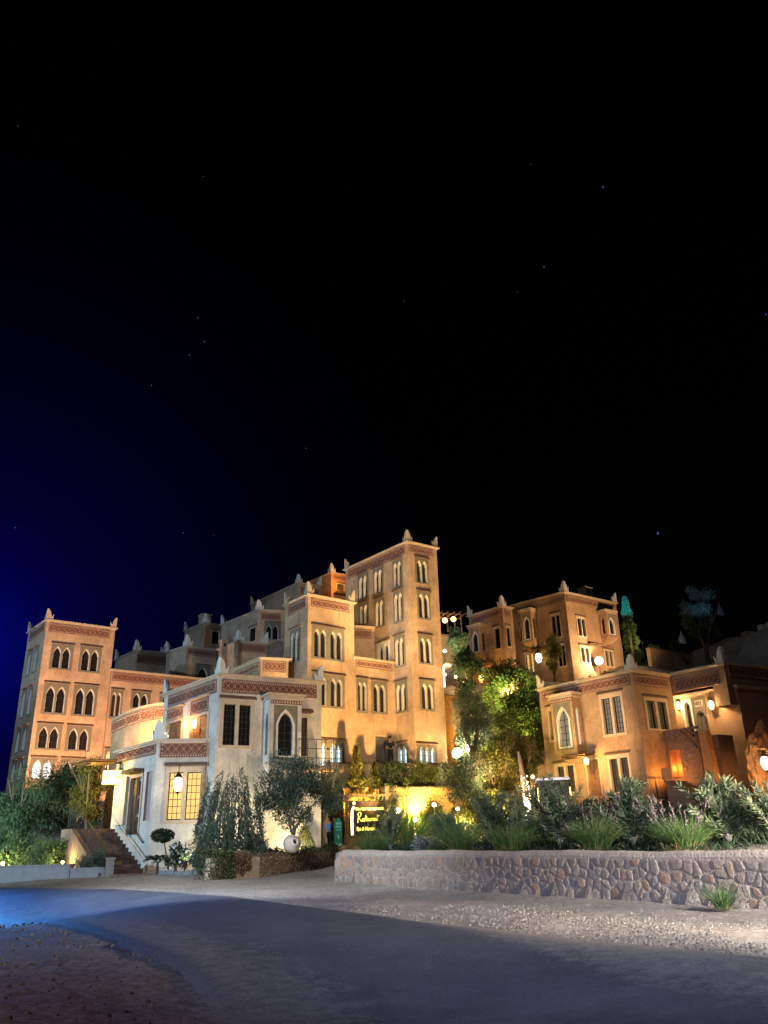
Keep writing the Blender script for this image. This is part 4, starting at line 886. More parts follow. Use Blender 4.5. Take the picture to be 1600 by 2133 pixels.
# ------------------------------------------------------------------ roadside stone wall
wd=Vector((WALL_R[0]-WALL_L[0],WALL_R[1]-WALL_L[1])); WL=wd.length; wd/=WL; LEN=WL+7; TH=.42
ang=math.atan2(wd[1],wd[0]); zl,zr=.71,.47
sw=thing('stone_wall','long low roadside wall of mixed brown, grey and orange field stones, smooth cap','wall',(WALL_L[0],WALL_L[1],zl),ang)
slope=(zr-zl)/WL
def wz(s): return slope*s
mb=MB(); prof=[(0.0,-.5),(0.0,.84),(.03,.90),(.10,.945),(.22,.955),(.36,.94),(TH,.88),(TH,-.5)]; ns=70
for k in range(ns+1):
    s=LEN*k/ns; sc=1.0
    e=0.0
    for (y,z) in prof:
        zz=z+.012*math.sin(s*1.3)+.008*math.sin(s*4.1)+wz(s)
        if k==0: zz=min(zz,.62+wz(s)) if z>0 else zz
        mb.v.append((s-(.10 if k==0 else 0)+ (0.0),y,zz))
m=len(prof)
for k in range(ns):
    for j in range(m-1): mb.f.append((k*m+j,k*m+m+j,k*m+m+j+1,k*m+j+1)); mb.m.append(0)
mb.f.append(tuple(range(m-1,-1,-1))); mb.m.append(0)
put('mortar_core',mb,M['mortar'],sw,smooth=False)
def clip(poly,px,pz,nx_,nz_):
    out=[]
    for k in range(len(poly)):
        a,b=poly[k],poly[(k+1)%len(poly)]; da=(a[0]-px)*nx_+(a[1]-pz)*nz_; db=(b[0]-px)*nx_+(b[1]-pz)*nz_
        if da<=0: out.append(a)
        if (da<0<db) or (db<0<da): t=da/(da-db); out.append((a[0]+(b[0]-a[0])*t,a[1]+(b[1]-a[1])*t))
    return out
seeds=[]; zr_=[.10,.30,.50,.69]
for ri,z_ in enumerate(zr_):
    s=.12+.1*ri
    while s<LEN-.2:
        w=random.choice([.13,.17,.21,.27,.34,.42]); seeds.append((s+w/2+random.uniform(-.03,.03),z_+random.uniform(-.1,.1))); s+=w
cnt=0; rest=MB()
seeds.sort()
for (sx,sz) in seeds:
    poly=[(sx-.3,-.16),(sx+.3,-.16),(sx+.3,.81),(sx-.3,.81)]
    for (qx,qz) in seeds:
        if abs(qx-sx)<.62 and (qx,qz)!=(sx,sz):
            dx,dz=qx-sx,(qz-sz)*1.0; poly=clip(poly,(sx+qx)/2,(sz+qz)/2,dx,dz)
            if len(poly)<3: break
    if len(poly)<3: continue
    cx_=sum(p[0] for p in poly)/len(poly); cz_=sum(p[1] for p in poly)/len(poly)
    # round the corners and leave an uneven mortar joint
    rp=[]
    for k in range(len(poly)):
        p,q=poly[k],poly[(k+1)%len(poly)]; f1=random.uniform(.08,.2); f2=random.uniform(.08,.2); rp+= [(p[0]*(1-f1)+q[0]*f1,p[1]*(1-f1)+q[1]*f1),(p[0]*f2+q[0]*(1-f2),p[1]*f2+q[1]*(1-f2))]
    sh=random.uniform(.74,.92); dep=random.uniform(.006,.020); k=len(rp); rp=[((x-cx_)*sh,(z-cz_)*sh) for x,z in rp]
    tgt=MB() if (sx<WL+.5 and cnt<300) else rest; i0=len(tgt.v); ox,oz=(0,0) if tgt is not rest else (cx_,cz_+wz(cx_))
    tl=random.uniform(-.05,.05)
    tgt.v+= [(x+ox,.02,z+oz) for x,z in rp]+[(x*.95+ox,-dep+tl*x,z*.95+oz) for x,z in rp]+[(x*.6+ox,-dep-.006+tl*x,z*.6+oz) for x,z in rp]
    for j in range(k): q=(j+1)%k; tgt.f+= [(i0+j,i0+q,i0+k+q,i0+k+j),(i0+k+j,i0+k+q,i0+2*k+q,i0+2*k+j)]; tgt.m+=[0,0]
    tgt.f.append(tuple(range(i0+2*k,i0+3*k))); tgt.m.append(0)
    if tgt is not rest: put('stone',tgt,M['stone'],sw,Matrix.Translation((cx_,0,cz_+wz(cx_))),smooth=False); cnt+=1
if rest.v: put('stones_beyond',rest,M['stone'],sw)['kind']='stuff'
# wall return at the drive
rt=thing('wall_return','short rounded end of the stone wall turning back along the drive','wall',(WALL_L[0]+.05,WALL_L[1]+.25,zl),math.radians(96))
mb=MB(); mb.prism([(0,-.4),(3.2,-.4),(3.2,.86),(0,.90)],-.05,-.40); put('wall',mb,M['mortar'],rt)
# ------------------------------------------------------------------ buildings
building('left_tower','square corner tower at the far left with pairs of lancet windows and pointed corner finials','tower',['left_tower'],'kasbah hotel buildings',merl='CLR',ms=.8,mcol='trim')
building('hotel_wing','lower flat roofed wing joining the left corner tower, long red frieze under its parapet','building',['left_wing'],'kasbah hotel buildings')
building('central_hall','sunlit coloured main hall with a short square tower and a row of four lancets behind the pavilion','building',['mid_tower','body'],'kasbah hotel buildings',per={'mid_tower':dict(merl='CLR',ms=.75,mcol='trim')})
bpy.data.objects['central_hall']['label']='amber lit main hall with short square tower and four lancets in a row'
building('tall_tower','tallest five storey kasbah tower with three columns of lancet windows on its left side','tower',['tall_tower'],'kasbah hotel buildings',merl='CLR',ms=.75,mcol='trim')
building('link_wing','recessed link building with a red frieze between the short tower and the tallest tower','building',['link'],'kasbah hotel buildings')
building('low_wing','small flat roofed wing with a short frieze left of the short square tower','building',['low_block'],'kasbah hotel buildings')
building('pavilion','pale two storey corner pavilion with an oriel, dark twin window and long diamond frieze','building',['pavilion'],'kasbah hotel buildings',wall='pale',merl='CLR',frame='trim',ms=.72)
building('entrance_porch','whitish single storey entrance porch with amber lit twin window and roof terrace','building',['porch'],'kasbah hotel buildings',wall='pale',merl='C',ms=.8)
building('garden_villa','two storey villa right of the garden with carved door, oriel and lantern lit side wing','building',['villa_b','villa_b2low','villa_b2'],'kasbah villas',wall='brown',per={'villa_b':dict(merl='CL',ms=.8),'villa_b2':dict(merl='C',ms=.85)})
b_=B['villa_b2']; gv_=bpy.data.objects['garden_villa']; og=(B['villa_b']['C'][0],B['villa_b']['C'][1],B['villa_b']['z0']); mb=MB(); Lf=math.dist(b_['L'],b_['C']); mb.box(Lf-.85,Lf,.0,.7,-1.1,0.02); put('corner_pier',mb,M['brown'],gv_,face_mtx(b_['L'],b_['C'],og,0,b_['z0']))
building('upper_villa','two storey villa high on the slope with three oriels and a red frieze','building',['villa_c','villa_c2'],'kasbah villas',wall='brown',per={'villa_c':dict(merl='CR',ms=.95),'villa_c2':dict(merl='CL',ms=.95)})
G='unlit houses behind the hotel'
building('terrace_house','unlit flat roofed house directly right of the left tower with a long frieze','house',['dark_terrace'],G,merl='CLR',ms=.95)
building('frieze_house','unlit house with a short frieze and one lancet just left of the roof chimney','house',['dark_frieze_house'],G,merl='CL',ms=.95)
building('cube_house','unlit cube shaped house with corner finials beside the square chimney','house',['dark_cube_house'],G,merl='CL',ms=.95)
building('arcade_house','unlit house with two pale arched windows left of the short square tower','house',['dark_round_house'],G,merl='CL',ms=.95)
building('ridge_house','topmost unlit house with a long sloping parapet line against the sky','house',['dark_top_house'],G,merl='CLR',ms=.95)
building('orange_turret','small orange lit turret with balcony peeping out left of the tallest tower','tower',['orange_turret'],G,wall='orange',merl='C',ms=1.1)
building('front_house','unlit low house with frieze in front of the arched window house','house',['dark_front_house'],G,merl='CR',ms=.95)
building('side_house','unlit house tucked behind the short square tower','house',['dark_side_house'],G,merl='C',ms=.95)
# balcony of the turret
tb=bpy.data.objects['orange_turret']; b=B['orange_turret']
mtx=face_mtx(b['C'],b['R'],(b['C'][0],b['C'][1],b['z0']),.3,b['zt']-2.75); mb=MB(); mb.box(0,1.9,-.8,0,0,.18); mb.box(.1,1.8,-.75,-.7,.75,.82)
for i in range(8): mb.box(.12+.22*i,.16+.22*i,-.74,-.71,.18,.75)
put('balcony',mb,M['wood'],tb,mtx)
# round annex with curved frieze
o=(ANNEX[2][0],ANNEX[2][1],1.5); an=thing('curved_annex','amber lit curved annex with a bending frieze behind the entrance porch','building',o,0,'kasbah hotel buildings')
mb=MB(); zt=ANNEX_Z; win=None
for i,(P,Q) in enumerate(zip(ANNEX,ANNEX[1:])):
    L=math.dist(P,Q); holes=[]
    if i==1:
        w=pair_window(an,face_mtx(P,Q,o,.15,6.05),1.1,.95,1,'warmdim',0); holes=[(.15,1.25,6.05,7.0)]; lintel(w,1.1,.95,.08,.04,.14)
    wall_face(mb,P,Q,1.5,zt-.1,holes); frieze(an,face_mtx(P,Q,o,.04,zt-.82),L-.08,.58,max(2,int(L/.55)))
K1=(ANNEX[-1][0]-1,ANNEX[-1][1]+4); K0=(ANNEX[0][0]+2.5,ANNEX[0][1]+2)
pl=ANNEX+[K1,K0]
for P,Q in zip(pl[len(ANNEX)-1:],pl[len(ANNEX):]+[pl[0]]): wall_face(mb,P,Q,1.5,zt-.1,[])
mb.xf(Matrix.Translation((-o[0],-o[1],-o[2]))); put('wall',mb,M['stucco'],an)
cen=(sum(q[0] for q in pl)/len(pl),sum(q[1] for q in pl)/len(pl)); mb=MB(); mb.poly([((q[0]-cen[0])*1.03+cen[0]-o[0],(q[1]-cen[1])*1.05+cen[1]-.05-o[1]) for q in pl],zt-.12-o[2],zt-o[2]); put('cornice',mb,M['trim'],an)
# chimneys
for (x,y,z0,z1,w,lab) in [(-19.6,85.5,22.0,25.6,1.0,'broad square chimney on the unlit cube house'),(-13.6,66.6,15.5,18.1,.5,'slim chimney stack rising behind the pavilion roof'),(19.2,76,22.5,24.6,.9,'small chimney box on the roof of the upper villa')]:
    c=thing('chimney',lab,'chimney',(x,y,z0),math.radians(36)); mb=MB(); mb.box(-w/2,w/2,-w/2,w/2,0,z1-z0-.1); put('stack',mb,M['stucco'],c)
    mb=MB(); mb.box(-w*.6,w*.6,-w*.6,w*.6,z1-z0-.1,z1-z0); put('cap',mb,M['trim'],c)
    mb=MB(); mb.box(-w*.2,w*.2,-w*.51,-w*.5,z1-z0-.55,z1-z0-.3); put('vent',mb,M['iron'],c)
# rooftop slabs beside the upper villa
# ------------------------------------------------------------------ porch stairs, planters, low walls
PL_,PC_=Vector(B['porch']['L']),Vector(B['porch']['C']); du=(PC_-PL_).normalized(); out=Vector((du[1],-du[0]))
st=thing('entrance_stairs','brown stone stairs climbing along the side of the entrance porch','stairs',(PC_[0],PC_[1],.9),math.atan2(du[1],du[0]))
NS=11
for i in range(NS):
    x1=.1-i*.36; mb=MB(); mb.box(x1-.36-(3.6-i*.36 if 0 else 0),x1,-1.75,-.05,-.5,.12+.165*i); put('step',mb,M['darkstep'],st)
mb=MB(); mb.box(-5.2,.1-NS*.36,-1.76,-.05,-.5,.12+.165*NS); put('landing',mb,M['darkstep'],st)
mb=MB(); mb.prism([(.15,-.5),(.15,.35),(-3.9,2.25),(-3.9,-.5)][::-1],-.05,-.01); put('skirt',mb,M['pale'],st)
hr=thing('wall_handrail','short black handrail fixed to the porch wall beside the stairs','handrail',(PC_[0],PC_[1],.9),math.atan2(du[1],du[0])); mb=MB(); mb.bar((-.55,-.09,1.28),(-1.45,-.09,1.78),.025,6); mb.bar((-.55,-.09,1.28),(-.55,0.02,1.28),.02); mb.bar((-1.45,-.09,1.78),(-1.45,.02,1.78),.02); put('rail',mb,M['iron'],hr)
sr=thing('stair_railing','black iron stair railing on the outer edge of the entrance stairs','railing',(PC_[0],PC_[1],.9),math.atan2(du[1],du[0]))
mb=MB(); mb.bar((.1,-1.82,1.0),(-3.9,-1.82,2.85),.025,6); mb.bar((-3.9,-1.82,2.85),(-5.2,-1.82,2.85),.025,6); mb.bar((.1,-1.82,.3),(-3.9,-1.82,2.1),.018); mb.bar((-3.9,-1.82,2.1),(-5.2,-1.82,2.1),.018); put('handrail',mb,M['iron'],sr)
for i in range(22):
    x=.1-i*.24; z=min(1.85,.46*(.1-x)); mb=MB(); mb.bar((x,-1.82,.1+z-.1),(x,-1.82,1.0+z),.011); put('baluster',mb,M['iron'],sr)
pw=thing('stair_wing_wall','low dark rubble wall beside the upper landing of the entrance stairs','wall',(PC_[0],PC_[1],.9),math.atan2(du[1],du[0])); mb=MB(); mb.prism([(-5.3,-.5),(-.1,-.5),(-.1,.15),(-4.0,1.95),(-5.3,1.95)],-1.98,-1.78); put('wall',mb,M['darkstep'],pw)
# broad lower steps reaching into the road edge
ls=thing('lower_steps','two broad low steps with a dark riser at the foot of the entrance stairs','steps',(-10.35,35.2,.72),math.radians(24))
mb=MB(); mb.box(-.9,2.6,-.5,1.6,-.3,.14); put('step',mb,M['kerb'],ls); mb=MB(); mb.box(-.7,1.7,.3,1.7,-.3,.29); put('step',mb,M['step'],ls); mb=MB(); mb.box(1.1,2.62,-.52,-.5,-.1,.13); put('riser',mb,M['step'],ls)
# grey planter wall left
def lowwall(name,lab,P,Q,z0,h,th,m,cap='kerb',rz=None):
    a=math.atan2(Q[1]-P[1],Q[0]-P[0]); L=math.dist(P,Q); t=thing(name,lab,'wall',(P[0],P[1],z0),a); mb=MB(); mb.box(0,L,0,th,-.5,h); put('wall',mb,M[m],t)
    mb=MB(); n=max(1,int(L/.9))
    for i in range(n): 
        mb=MB(); mb.box(L*i/n+.006,L*(i+1)/n-.006,-.04,th+.04,h,h+.06); put('coping',mb,M[cap],t)
    return t
lowwall('planter_wall','long grey planter wall at the left roadside in blue light',(-24.5,38.4),(-13.1,35.9),.75,.62,.3,'kerb')
lowwall('planter_wall','short end of the grey planter wall stepping down next to the entrance stairs',(-13.05,35.85),(-11.5,35.5),.72,.5,.3,'kerb')
gp=thing('gate_post','stubby pale post between grey planter wall and the entrance stairs','post',(-11.35,35.5,.7),.3); mb=MB(); mb.box(-.16,.16,-.16,.16,-.3,.85); put('post',mb,M['kerb'],gp); mb=MB(); mb.box(-.2,.2,-.2,.2,.85,.93); put('cap',mb,M['kerb'],gp)
kb=thing('kerb','pale broken kerb stones in front of the porch garden','kerb',(-9.3,35.2,.93),math.radians(-30))
for i in range(5): mb=MB(); mb.box(i*.42,i*.42+.39,0,.2,-.2,.16+.03*math.sin(i*2)); put('kerb_stone',mb,M['kerb'],kb)
# ivy covered drive wall
dv=thing('ivy_wall','drive side planter wall half hidden under green and dry brown ivy','wall',(-6.25,31.2,.80),math.atan2(37.6-31.2,-2.35+6.25)); L=math.dist((-6.25,31.2),(-2.35,37.6))
mb=MB(); mb.box(0,L,0,.5,-.4,.72); put('wall',mb,M['trim'],dv); ivy_box(dv,'green_ivy',(-.35,.75,-.14,.7,-.05,.95),'ivy',2600,.075,.06); ivy_box(dv,'brown_ivy',(.7,1.75,-.10,.65,.25,.86),'ivybrown',1900,.07,.05)
ivy_box(dv,'brown_ivy',(2.4,L,-.10,.65,.08,.80),'ivybrown',5200,.08,.05); ivy_box(dv,'green_ivy',(4.5,L,-.02,.65,.62,.95),'ivy',1500,.08,.06)
for i,(a_,z_) in enumerate([(.85,.05),(1.3,.12),(1.6,.3)]): ivy_box(dv,'hanging_ivy',(a_,a_+.16,-.09,-.03,z_,.4),'ivybrown',180,.06,.04)
# garden retaining walls
GW='garden retaining walls'
def garden_wall(lab,P,Q,z0,z1,m='orange',th=.4):
    a=math.atan2(Q[1]-P[1],Q[0]-P[0]); L=math.dist(P,Q); t=thing('garden_wall',lab,'wall',(P[0],P[1],z0),a,GW); mb=MB(); mb.box(0,L,0,th,-1,z1-z0); put('wall',mb,M[m],t); mb=MB(); mb.box(-.05,L+.05,-.06,th+.06,z1-z0,z1-z0+.08); put('coping',mb,M['lintel'],t)
garden_wall('ochre garden wall glowing behind the restaurant sign and the grasses',(-2.6,46.9),(4.0,48.0),1.7,4.75)
garden_wall('dark brown boundary wall meeting the left corner of the garden villa',(7.9,53.6),(9.4,51.9),3.0,6.6,'stucco')
garden_wall('stone terrace wall below the tallest tower and its evergreen hedge',(-3.4,48.7),(3.9,51.3),3.2,6.3,'stucco')
garden_wall('rough terrace wall on the slope behind the garden villa roof',(24.6,76.0),(29.8,79.5),17.0,18.6,'stucco')
garden_wall('orange passage wall squeezed against the right edge of the tallest tower',(3.6,57.0),(5.0,58.5),6.5,11.5,'orange')
garden_wall('roof terrace wall that carries the lantern pergola',(4.2,86),(8.4,87.4),17.5,23.0,'stucco')
# terrace, stairs and pillar in front of the garden villa wing
tr=thing('villa_terrace','raised brown terrace with brick parapet and glowing niche beside the garden villa','terrace',(14.95,46.15,3.0),math.atan2(44.25-46.15,16.15-14.95)); L=math.dist((14.95,46.15),(16.15,44.25))
mb=MB(); wall_face(mb,(0,0),(L,0),-.5,3.65,[(.25,.95,1.85,3.2)]); wall_face(mb,(L,0),(L,2.9),-.5,3.65,[]); mb.quad((0,0,3.65),(L,0,3.65),(L,2.9,3.65),(0,2.9,3.65)); put('wall',mb,M['step'],tr)
mb=MB(); mb.box(.25,.95,.0,.5,1.80,1.85); mb.quad((.25,.5,1.85),(.95,.5,1.85),(.95,.5,3.2),(.25,.5,3.2)); mb.quad((.25,0,1.85),(.25,.5,1.85),(.25,.5,3.2),(.25,0,3.2)); mb.quad((.95,.5,1.85),(.95,0,1.85),(.95,0,3.2),(.95,.5,3.2)); mb.quad((.25,0,3.2),(.25,.5,3.2),(.95,.5,3.2),(.95,0,3.2)); put('niche',mb,M['orange'],tr)
for i in range(46):
    x,z=random.uniform(.06,L-.06),random.uniform(.2,3.5)
    if .12<x<1.08 and 1.65<z<3.35: continue
    k=random.choice([5,6,7]); w=random.uniform(.09,.17); a0=random.random()*6; mbb=MB(); rg=[(w*random.uniform(.75,1.1)*math.cos(a0+6.28*j/k),w*.75*random.uniform(.75,1.1)*math.sin(a0+6.28*j/k)) for j in range(k)]
    mbb.v=[(q[0],.01,q[1]) for q in rg]+[(q[0]*.75,-.05,q[1]*.75) for q in rg]; mbb.f=[(j,(j+1)%k,k+(j+1)%k,k+j) for j in range(k)]+[tuple(range(k,2*k))]; mbb.m=[0]*(k+1); put('stone',mbb,M['stone'],tr,Matrix.Translation((x,0,z)))
bm_=None
for r_ in range(5):
    for c_ in range(6):
        x=c_*.37+(r_%2)*.12; 
        if x+.34>L+.05: continue
        mb=MB(); mb.box(0,.34,-.03,.18,0,.115); bm_=bm_ or mb.data('brick',M['step']); link('brick',bm_,tr,Matrix.Translation((x,random.uniform(-.012,.012),3.66+r_*.128)))
sv=thing('villa_stairs','dark wooden edged stairs going down from the villa terrace niche','stairs',(14.35,45.0,3.0),math.atan2(42.3-45,15.9-14.35))
for i in range(9):
    mb=MB(); mb.box(.34*i,.34*i+.38,0,1.3,-1.2,1.55-.15*i); put('step',mb,M['step'],sv)
    mb=MB(); mb.box(.34*i-.03,.34*i+.38,-.12,1.3,1.555-.15*i,1.60-.15*i); put('tread',mb,M['wood'],sv)
vr=thing('stair_rail','thin black metal railing slanting down above the villa stairs','railing',(14.35,45.0,3.0),math.atan2(42.3-45,15.9-14.35)); mb=MB()
mb.bar((.9,1.34,2.55),(3.1,1.34,1.25),.022,6); mb.bar((.9,1.34,2.0),(3.1,1.34,.75),.016); put('rail',mb,M['iron'],vr)
for i in range(6): mb=MB(); mb.bar((.9+.44*i,1.34,1.2-.2*i),(.9+.44*i,1.34,2.55-.26*i),.014); put('post',mb,M['iron'],vr)
mb=MB(); mb.bar((.7,.9,4.2),(2.2,.9,2.6),.02); mb.bar((1.0,.9,4.25),(2.5,.9,2.7),.014); mb.bar((1.3,.9,4.3),(2.6,.9,2.95),.014); put('upper_rail',mb,M['iron'],vr)
pi=thing('stair_pillar','tall orange lit plastered pillar with a narrow post at the villa stairs','pillar',(16.25,43.35,3.0),math.radians(-52)); mb=MB(); mb.v=[(-.28,-.2,0),(.36,-.2,0),(.36,.25,0),(-.28,.25,0),(-.30,-.2,3.85),(.12,-.2,3.9),(.12,.25,3.9),(-.30,.25,3.85)]; mb.f=[(0,1,5,4),(1,2,6,5),(2,3,7,6),(3,0,4,7),(4,5,6,7)]; mb.m=[0]*5; put('pillar',mb,M['orange'],pi); mb=MB(); mb.box(-.12,.08,.0,.2,3.88,4.65); put('newel',mb,M['trim'],pi)
sw2=thing('stair_side_wall','plain greyish wall right of the orange stair pillar','wall',(16.75,43.2,3.0),math.radians(30)); mb=MB(); mb.box(0,1.2,0,.3,0,3.7); put('wall',mb,M['step'],sw2)
fp=thing('iron_gate','small dark framed iron gate glowing orange at the foot of the villa corner','gate',(13.75,44.95,3.75),math.radians(34)); mb=MB()
for x in (0,.95): mb.box(x,x+.05,-.08,-.03,0,1.05)
mb.box(0,1.0,-.08,-.03,1.0,1.05); mb.box(0,1.0,-.08,-.03,.02,.07); put('frame',mb,M['iron'],fp)
for i in range(7): mb=MB(); mb.box(.12+.12*i,.14+.12*i,-.065,-.05,.05,1.0); put('bar',mb,M['iron'],fp)
cl=thing('rock_face','rough ochre rock outcrop lit orange beside the far right lamp','rock',(17.3,38.9,3.0))
bmh=bmesh.new(); bmesh.ops.create_icosphere(bmh,subdivisions=5,radius=1)
for v in bmh.verts:
    q=v.co.copy(); k=1+.22*mnoise.noise(q*1.6)+.13*mnoise.noise(q*4.2)+.06*mnoise.noise(q*9); v.co=Vector((q.x*1.0*k,q.y*.7*k,q.z*2.1*k+1.5))
me=bpy.data.meshes.new('rock'); bmh.to_mesh(me); me.materials.append(M['cliff']); link('rock',me,cl)
rw=thing('yard_wall','ochre yard wall at the right edge behind the bright gate lamp','wall',(18.0,39.6,2.2),math.radians(20)); mb=MB(); mb.box(0,6,0,.3,-.5,3.2); put('wall',mb,M['orange'],rw)
# far hill with ruined walls
rwall=thing('hill_wall','faint pale ruined wall climbing the dark hill at the upper right','ruin',(39.0,90.0,20.5),math.radians(10)); mb=MB()
for i in range(7): mb.box(i*1.1,i*1.1+1.1,0,.7,-2,2.2+.45*i+.3*math.sin(i*2.3))
put('wall',mb,M['stucco'],rwall)
for (x,y,z,lab) in [(30.9,84.5,21.3,'small pale cone tent glowing faintly at the foot of the big dim tree'),(38.6,92,26.2,'tiny pale tent high on the dark hill under the ruined wall')]:
    tn=thing('cone_tent',lab,'tent',(x,y,z-.4)); mb=MB(); mb.lathe([(.42,0),(.38,.5),(.12,1.0),(.0,1.35)],10); put('canvas',mb,M['bluepaint'],tn); mb=MB(); mb.bar((0,0,1.3),(0,0,1.6),.02); put('pole',mb,M['wood'],tn)
# ------------------------------------------------------------------ wooden canopies
def canopy(lab,P,rz,w,p,m='wood2',tilt=.12,n=6):
    t=thing('wood_canopy',lab,'canopy',P,rz,'rough wooden canopies over doors'); mb=MB(); mb.v=[(0,0,.0),(w,0,.0),(w,-p,-tilt*p),(0,-p,-tilt*p),(0,0,.06),(w,0,.06),(w,-p,.06-tilt*p),(0,-p,.06-tilt*p)]; mb.f=[(0,3,2,1),(4,5,6,7),(0,1,5,4),(1,2,6,5),(2,3,7,6),(3,0,4,7)]; mb.m=[0]*6; put('roof_boards',mb,M[m],t)
    for i in range(n): mb=MB(); x=w*(i+.5)/n; mb.bar((x,.0,-.05),(x,-p*1.12,-.05-tilt*p),.035,6); put('rafter',mb,M['wood'],t)
    mb=MB(); mb.bar((-.1,-p*.9,-.12-tilt*p),(w+.1,-p*.9,-.12-tilt*p),.04,6); put('beam',mb,M['wood'],t); return t
azL=math.radians(-51.4)
canopy('wooden canopy above the carved door of the garden villa',(10.35,48.75,6.35),azL,1.7,.9)
canopy('wooden canopy above the glaring wall lamp of the upper villa',(18.0,72.6,18.35),math.radians(36.6),2.1,1.1)
canopy('wooden canopy above the lantern on the left side of the upper villa',(13.4,74.0,18.1),math.radians(-44),1.9,1.1)
canopy('wooden canopy above the orange glow at the left corner of the upper villa',(8.3,75.4,17.1),math.radians(-49),2.2,1.0)
canopy('pale round wooden canopy over the far right gate lamp',(16.2,37.75,5.35),math.radians(20),1.6,.8)
canopy('yellow lit wooden canopy over the entrance door above the lightbox sign',(-13.5,40.1,5.75),azL,1.5,1.4,'wood2',.05)
# pavilion terrace rail
b=B['pavilion']; rl=thing('balcony_railing','thin iron balcony railing in front of the pavilion side door','railing',(b['C'][0],b['C'][1],5.35),math.atan2(b['R'][1]-b['C'][1],b['R'][0]-b['C'][0])); mb=MB()
for z in (.15,.55,.95): mb.bar((3.5,-.9,z),(5.6,-.9,z),.016,5)
mb.bar((5.6,-.9,.95),(6.3,.4,.75),.02); put('rail',mb,M['iron'],rl)
for i in range(6): mb=MB(); mb.bar((3.5+.42*i,-.9,-.2),(3.5+.42*i,-.9,.95),.016); put('post',mb,M['iron'],rl)
mb=MB(); mb.box(3.4,5.0,-.95,.0,-.3,-.2); put('floor_slab',mb,M['step'],rl)
# ------------------------------------------------------------------ lamps
def pl(name,loc,power,color,size=.08):
    light(name,'POINT',loc,power,color,None,size)
def lantern(lab,loc,power,glow='lamp',color=GOLD,s=1.0,wallside=(0,0)):
    t=thing('wall_lantern',lab,'lantern',loc,0,'glowing wall lanterns'); mb=MB(); mb.lathe([(.02,-.2),(.09,-.14),(.13,.0),(.11,.12),(.03,.2)],10); mb.xf(Matrix.Diagonal((s,s,s,1))); put('glass',mb,M[glow],t,smooth=True)
    mb=MB(); mb.lathe([(.05,.18),(.12,.17),(.07,.26),(.01,.34)],10); mb.lathe([(.0,-.30),(.03,-.24),(.06,-.2),(.0,-.19)],8); mb.bar((0,0,.3),(0,0,.5),.012); mb.xf(Matrix.Diagonal((s,s,s,1)))
    mb.bar((0,0,.5*s),(wallside[0],wallside[1],.5*s),.014); put('bracket',mb,M['iron'],t); pl('lantern_bulb',(loc[0]-.25,loc[1]-.3,loc[2]),power,color); return t
def globe(lab,loc,power,r=.15,glow='lamp',color=GOLD,post=True,group='round garden lamps'):
    z0=min(terrain(loc[0],loc[1]),loc[2]-.3); t=thing('globe_lamp',lab,'lamp',(loc[0],loc[1],z0),0,group); mb=MB(); mb.sphere((0,0,loc[2]-z0),r,14,10); put('globe',mb,M[glow],t,smooth=True)
    mb=MB(); mb.bar((0,0,0),(0,0,loc[2]-z0-r*.9),.03,6); mb.lathe([(.05,loc[2]-z0-r*1.2),(.07,loc[2]-z0-r*.9),(.02,loc[2]-z0-r*.8)],8); put('post',mb,M['iron'],t)
    pl('globe_bulb',(loc[0],loc[1]-r-.15,loc[2]+.05),power,color); return t
def flood(lab,loc,target,power,color,r=.16,glow='lampw',angle=110,face=None):
    t=thing('floodlight',lab,'floodlight',loc,0,'garden floodlights'); d=(Vector(face or target)-Vector(loc)).normalized(); q=d.to_track_quat('Z','Y').to_matrix().to_4x4(); mb=MB(); mb.lathe([(.05,-.25),(r*.8,-.2),(r*1.1,0),(r*1.15,.04)],12); mb.xf(q); put('housing',mb,M['iron'],t); mb=MB(); mb.sphere((0,0,.0),r,12,8,sc=(1,1,.55)); mb.xf(q); put('lens',mb,M[glow],t,smooth=True)
    mb=MB(); mb.bar((0,0,-.1),(0,0,min(-.2,terrain(loc[0],loc[1])-loc[2])),.03); put('stake',mb,M['iron'],t); p=Vector(loc)+d*(r+.1); light('floodlight_beam','POINT' if face else 'SPOT',p,power,color,target,.12,angle,.7)
lantern('bright lantern on the porch terrace, left of the two hanging beside the orange door',(-9.55,39.1,7.28),42,'lampw',(1,.40,.07),1.1,(.15,.2))
lantern('bright lantern on the porch terrace, closest to the orange door',(-8.93,38.35,7.23),42,'lampw',(1,.40,.07),1.1,(.15,.2))
globe('round lamp resting on the parapet of the entrance porch terrace',(-10.35,38.6,6.75),50,.13,'lampw',GOLD)
lantern('lantern inside the left view of the carved villa door under its canopy',(10.85,47.2,5.92),240,'lamp',(1,.48,.12),1.1,(.1,.3))
bpy.data.objects['wall_lantern.002']['label']='lantern hanging left of the carved villa door under its canopy'
lantern('lantern between the twin window and the arched door of the garden villa wing',(16.45,47.3,8.83),170,'lamp',WARM,1.15,(.2,.2))
lantern('lantern at the outer right end of the garden villa wing wall',(17.55,45.3,8.5),190,'lamp',WARM,1.35,(.2,.2))
lantern('big lamp glowing at the right edge under a pale canopy',(16.4,37.4,4.75),160,'lampw',GOLD,1.5,(.1,.35))
lantern('teardrop lantern hanging on the left side of the upper villa',(13.3,71.6,16.99),220,'lampw',WARM,2.2,(.1,.4))
flood('glaring white floodlight on the right side wall of the upper villa',(18.75,72.3,16.75),(20.5,73.2,17.4),900,(1,.74,.4),.36,'lampw',150,(14,40,14))
lantern('small orange lantern low at the left corner of the upper villa',(8.2,72.0,15.4),220,'lampo',ORNG,2.0,(.1,.4))
flood('large blinding floodlight at the foot of the tallest tower',(4.2,53.2,7.15),(2.9,50.2,8.6),2600,(1,.78,.46),.32,'lampw',150,(3,30,4))
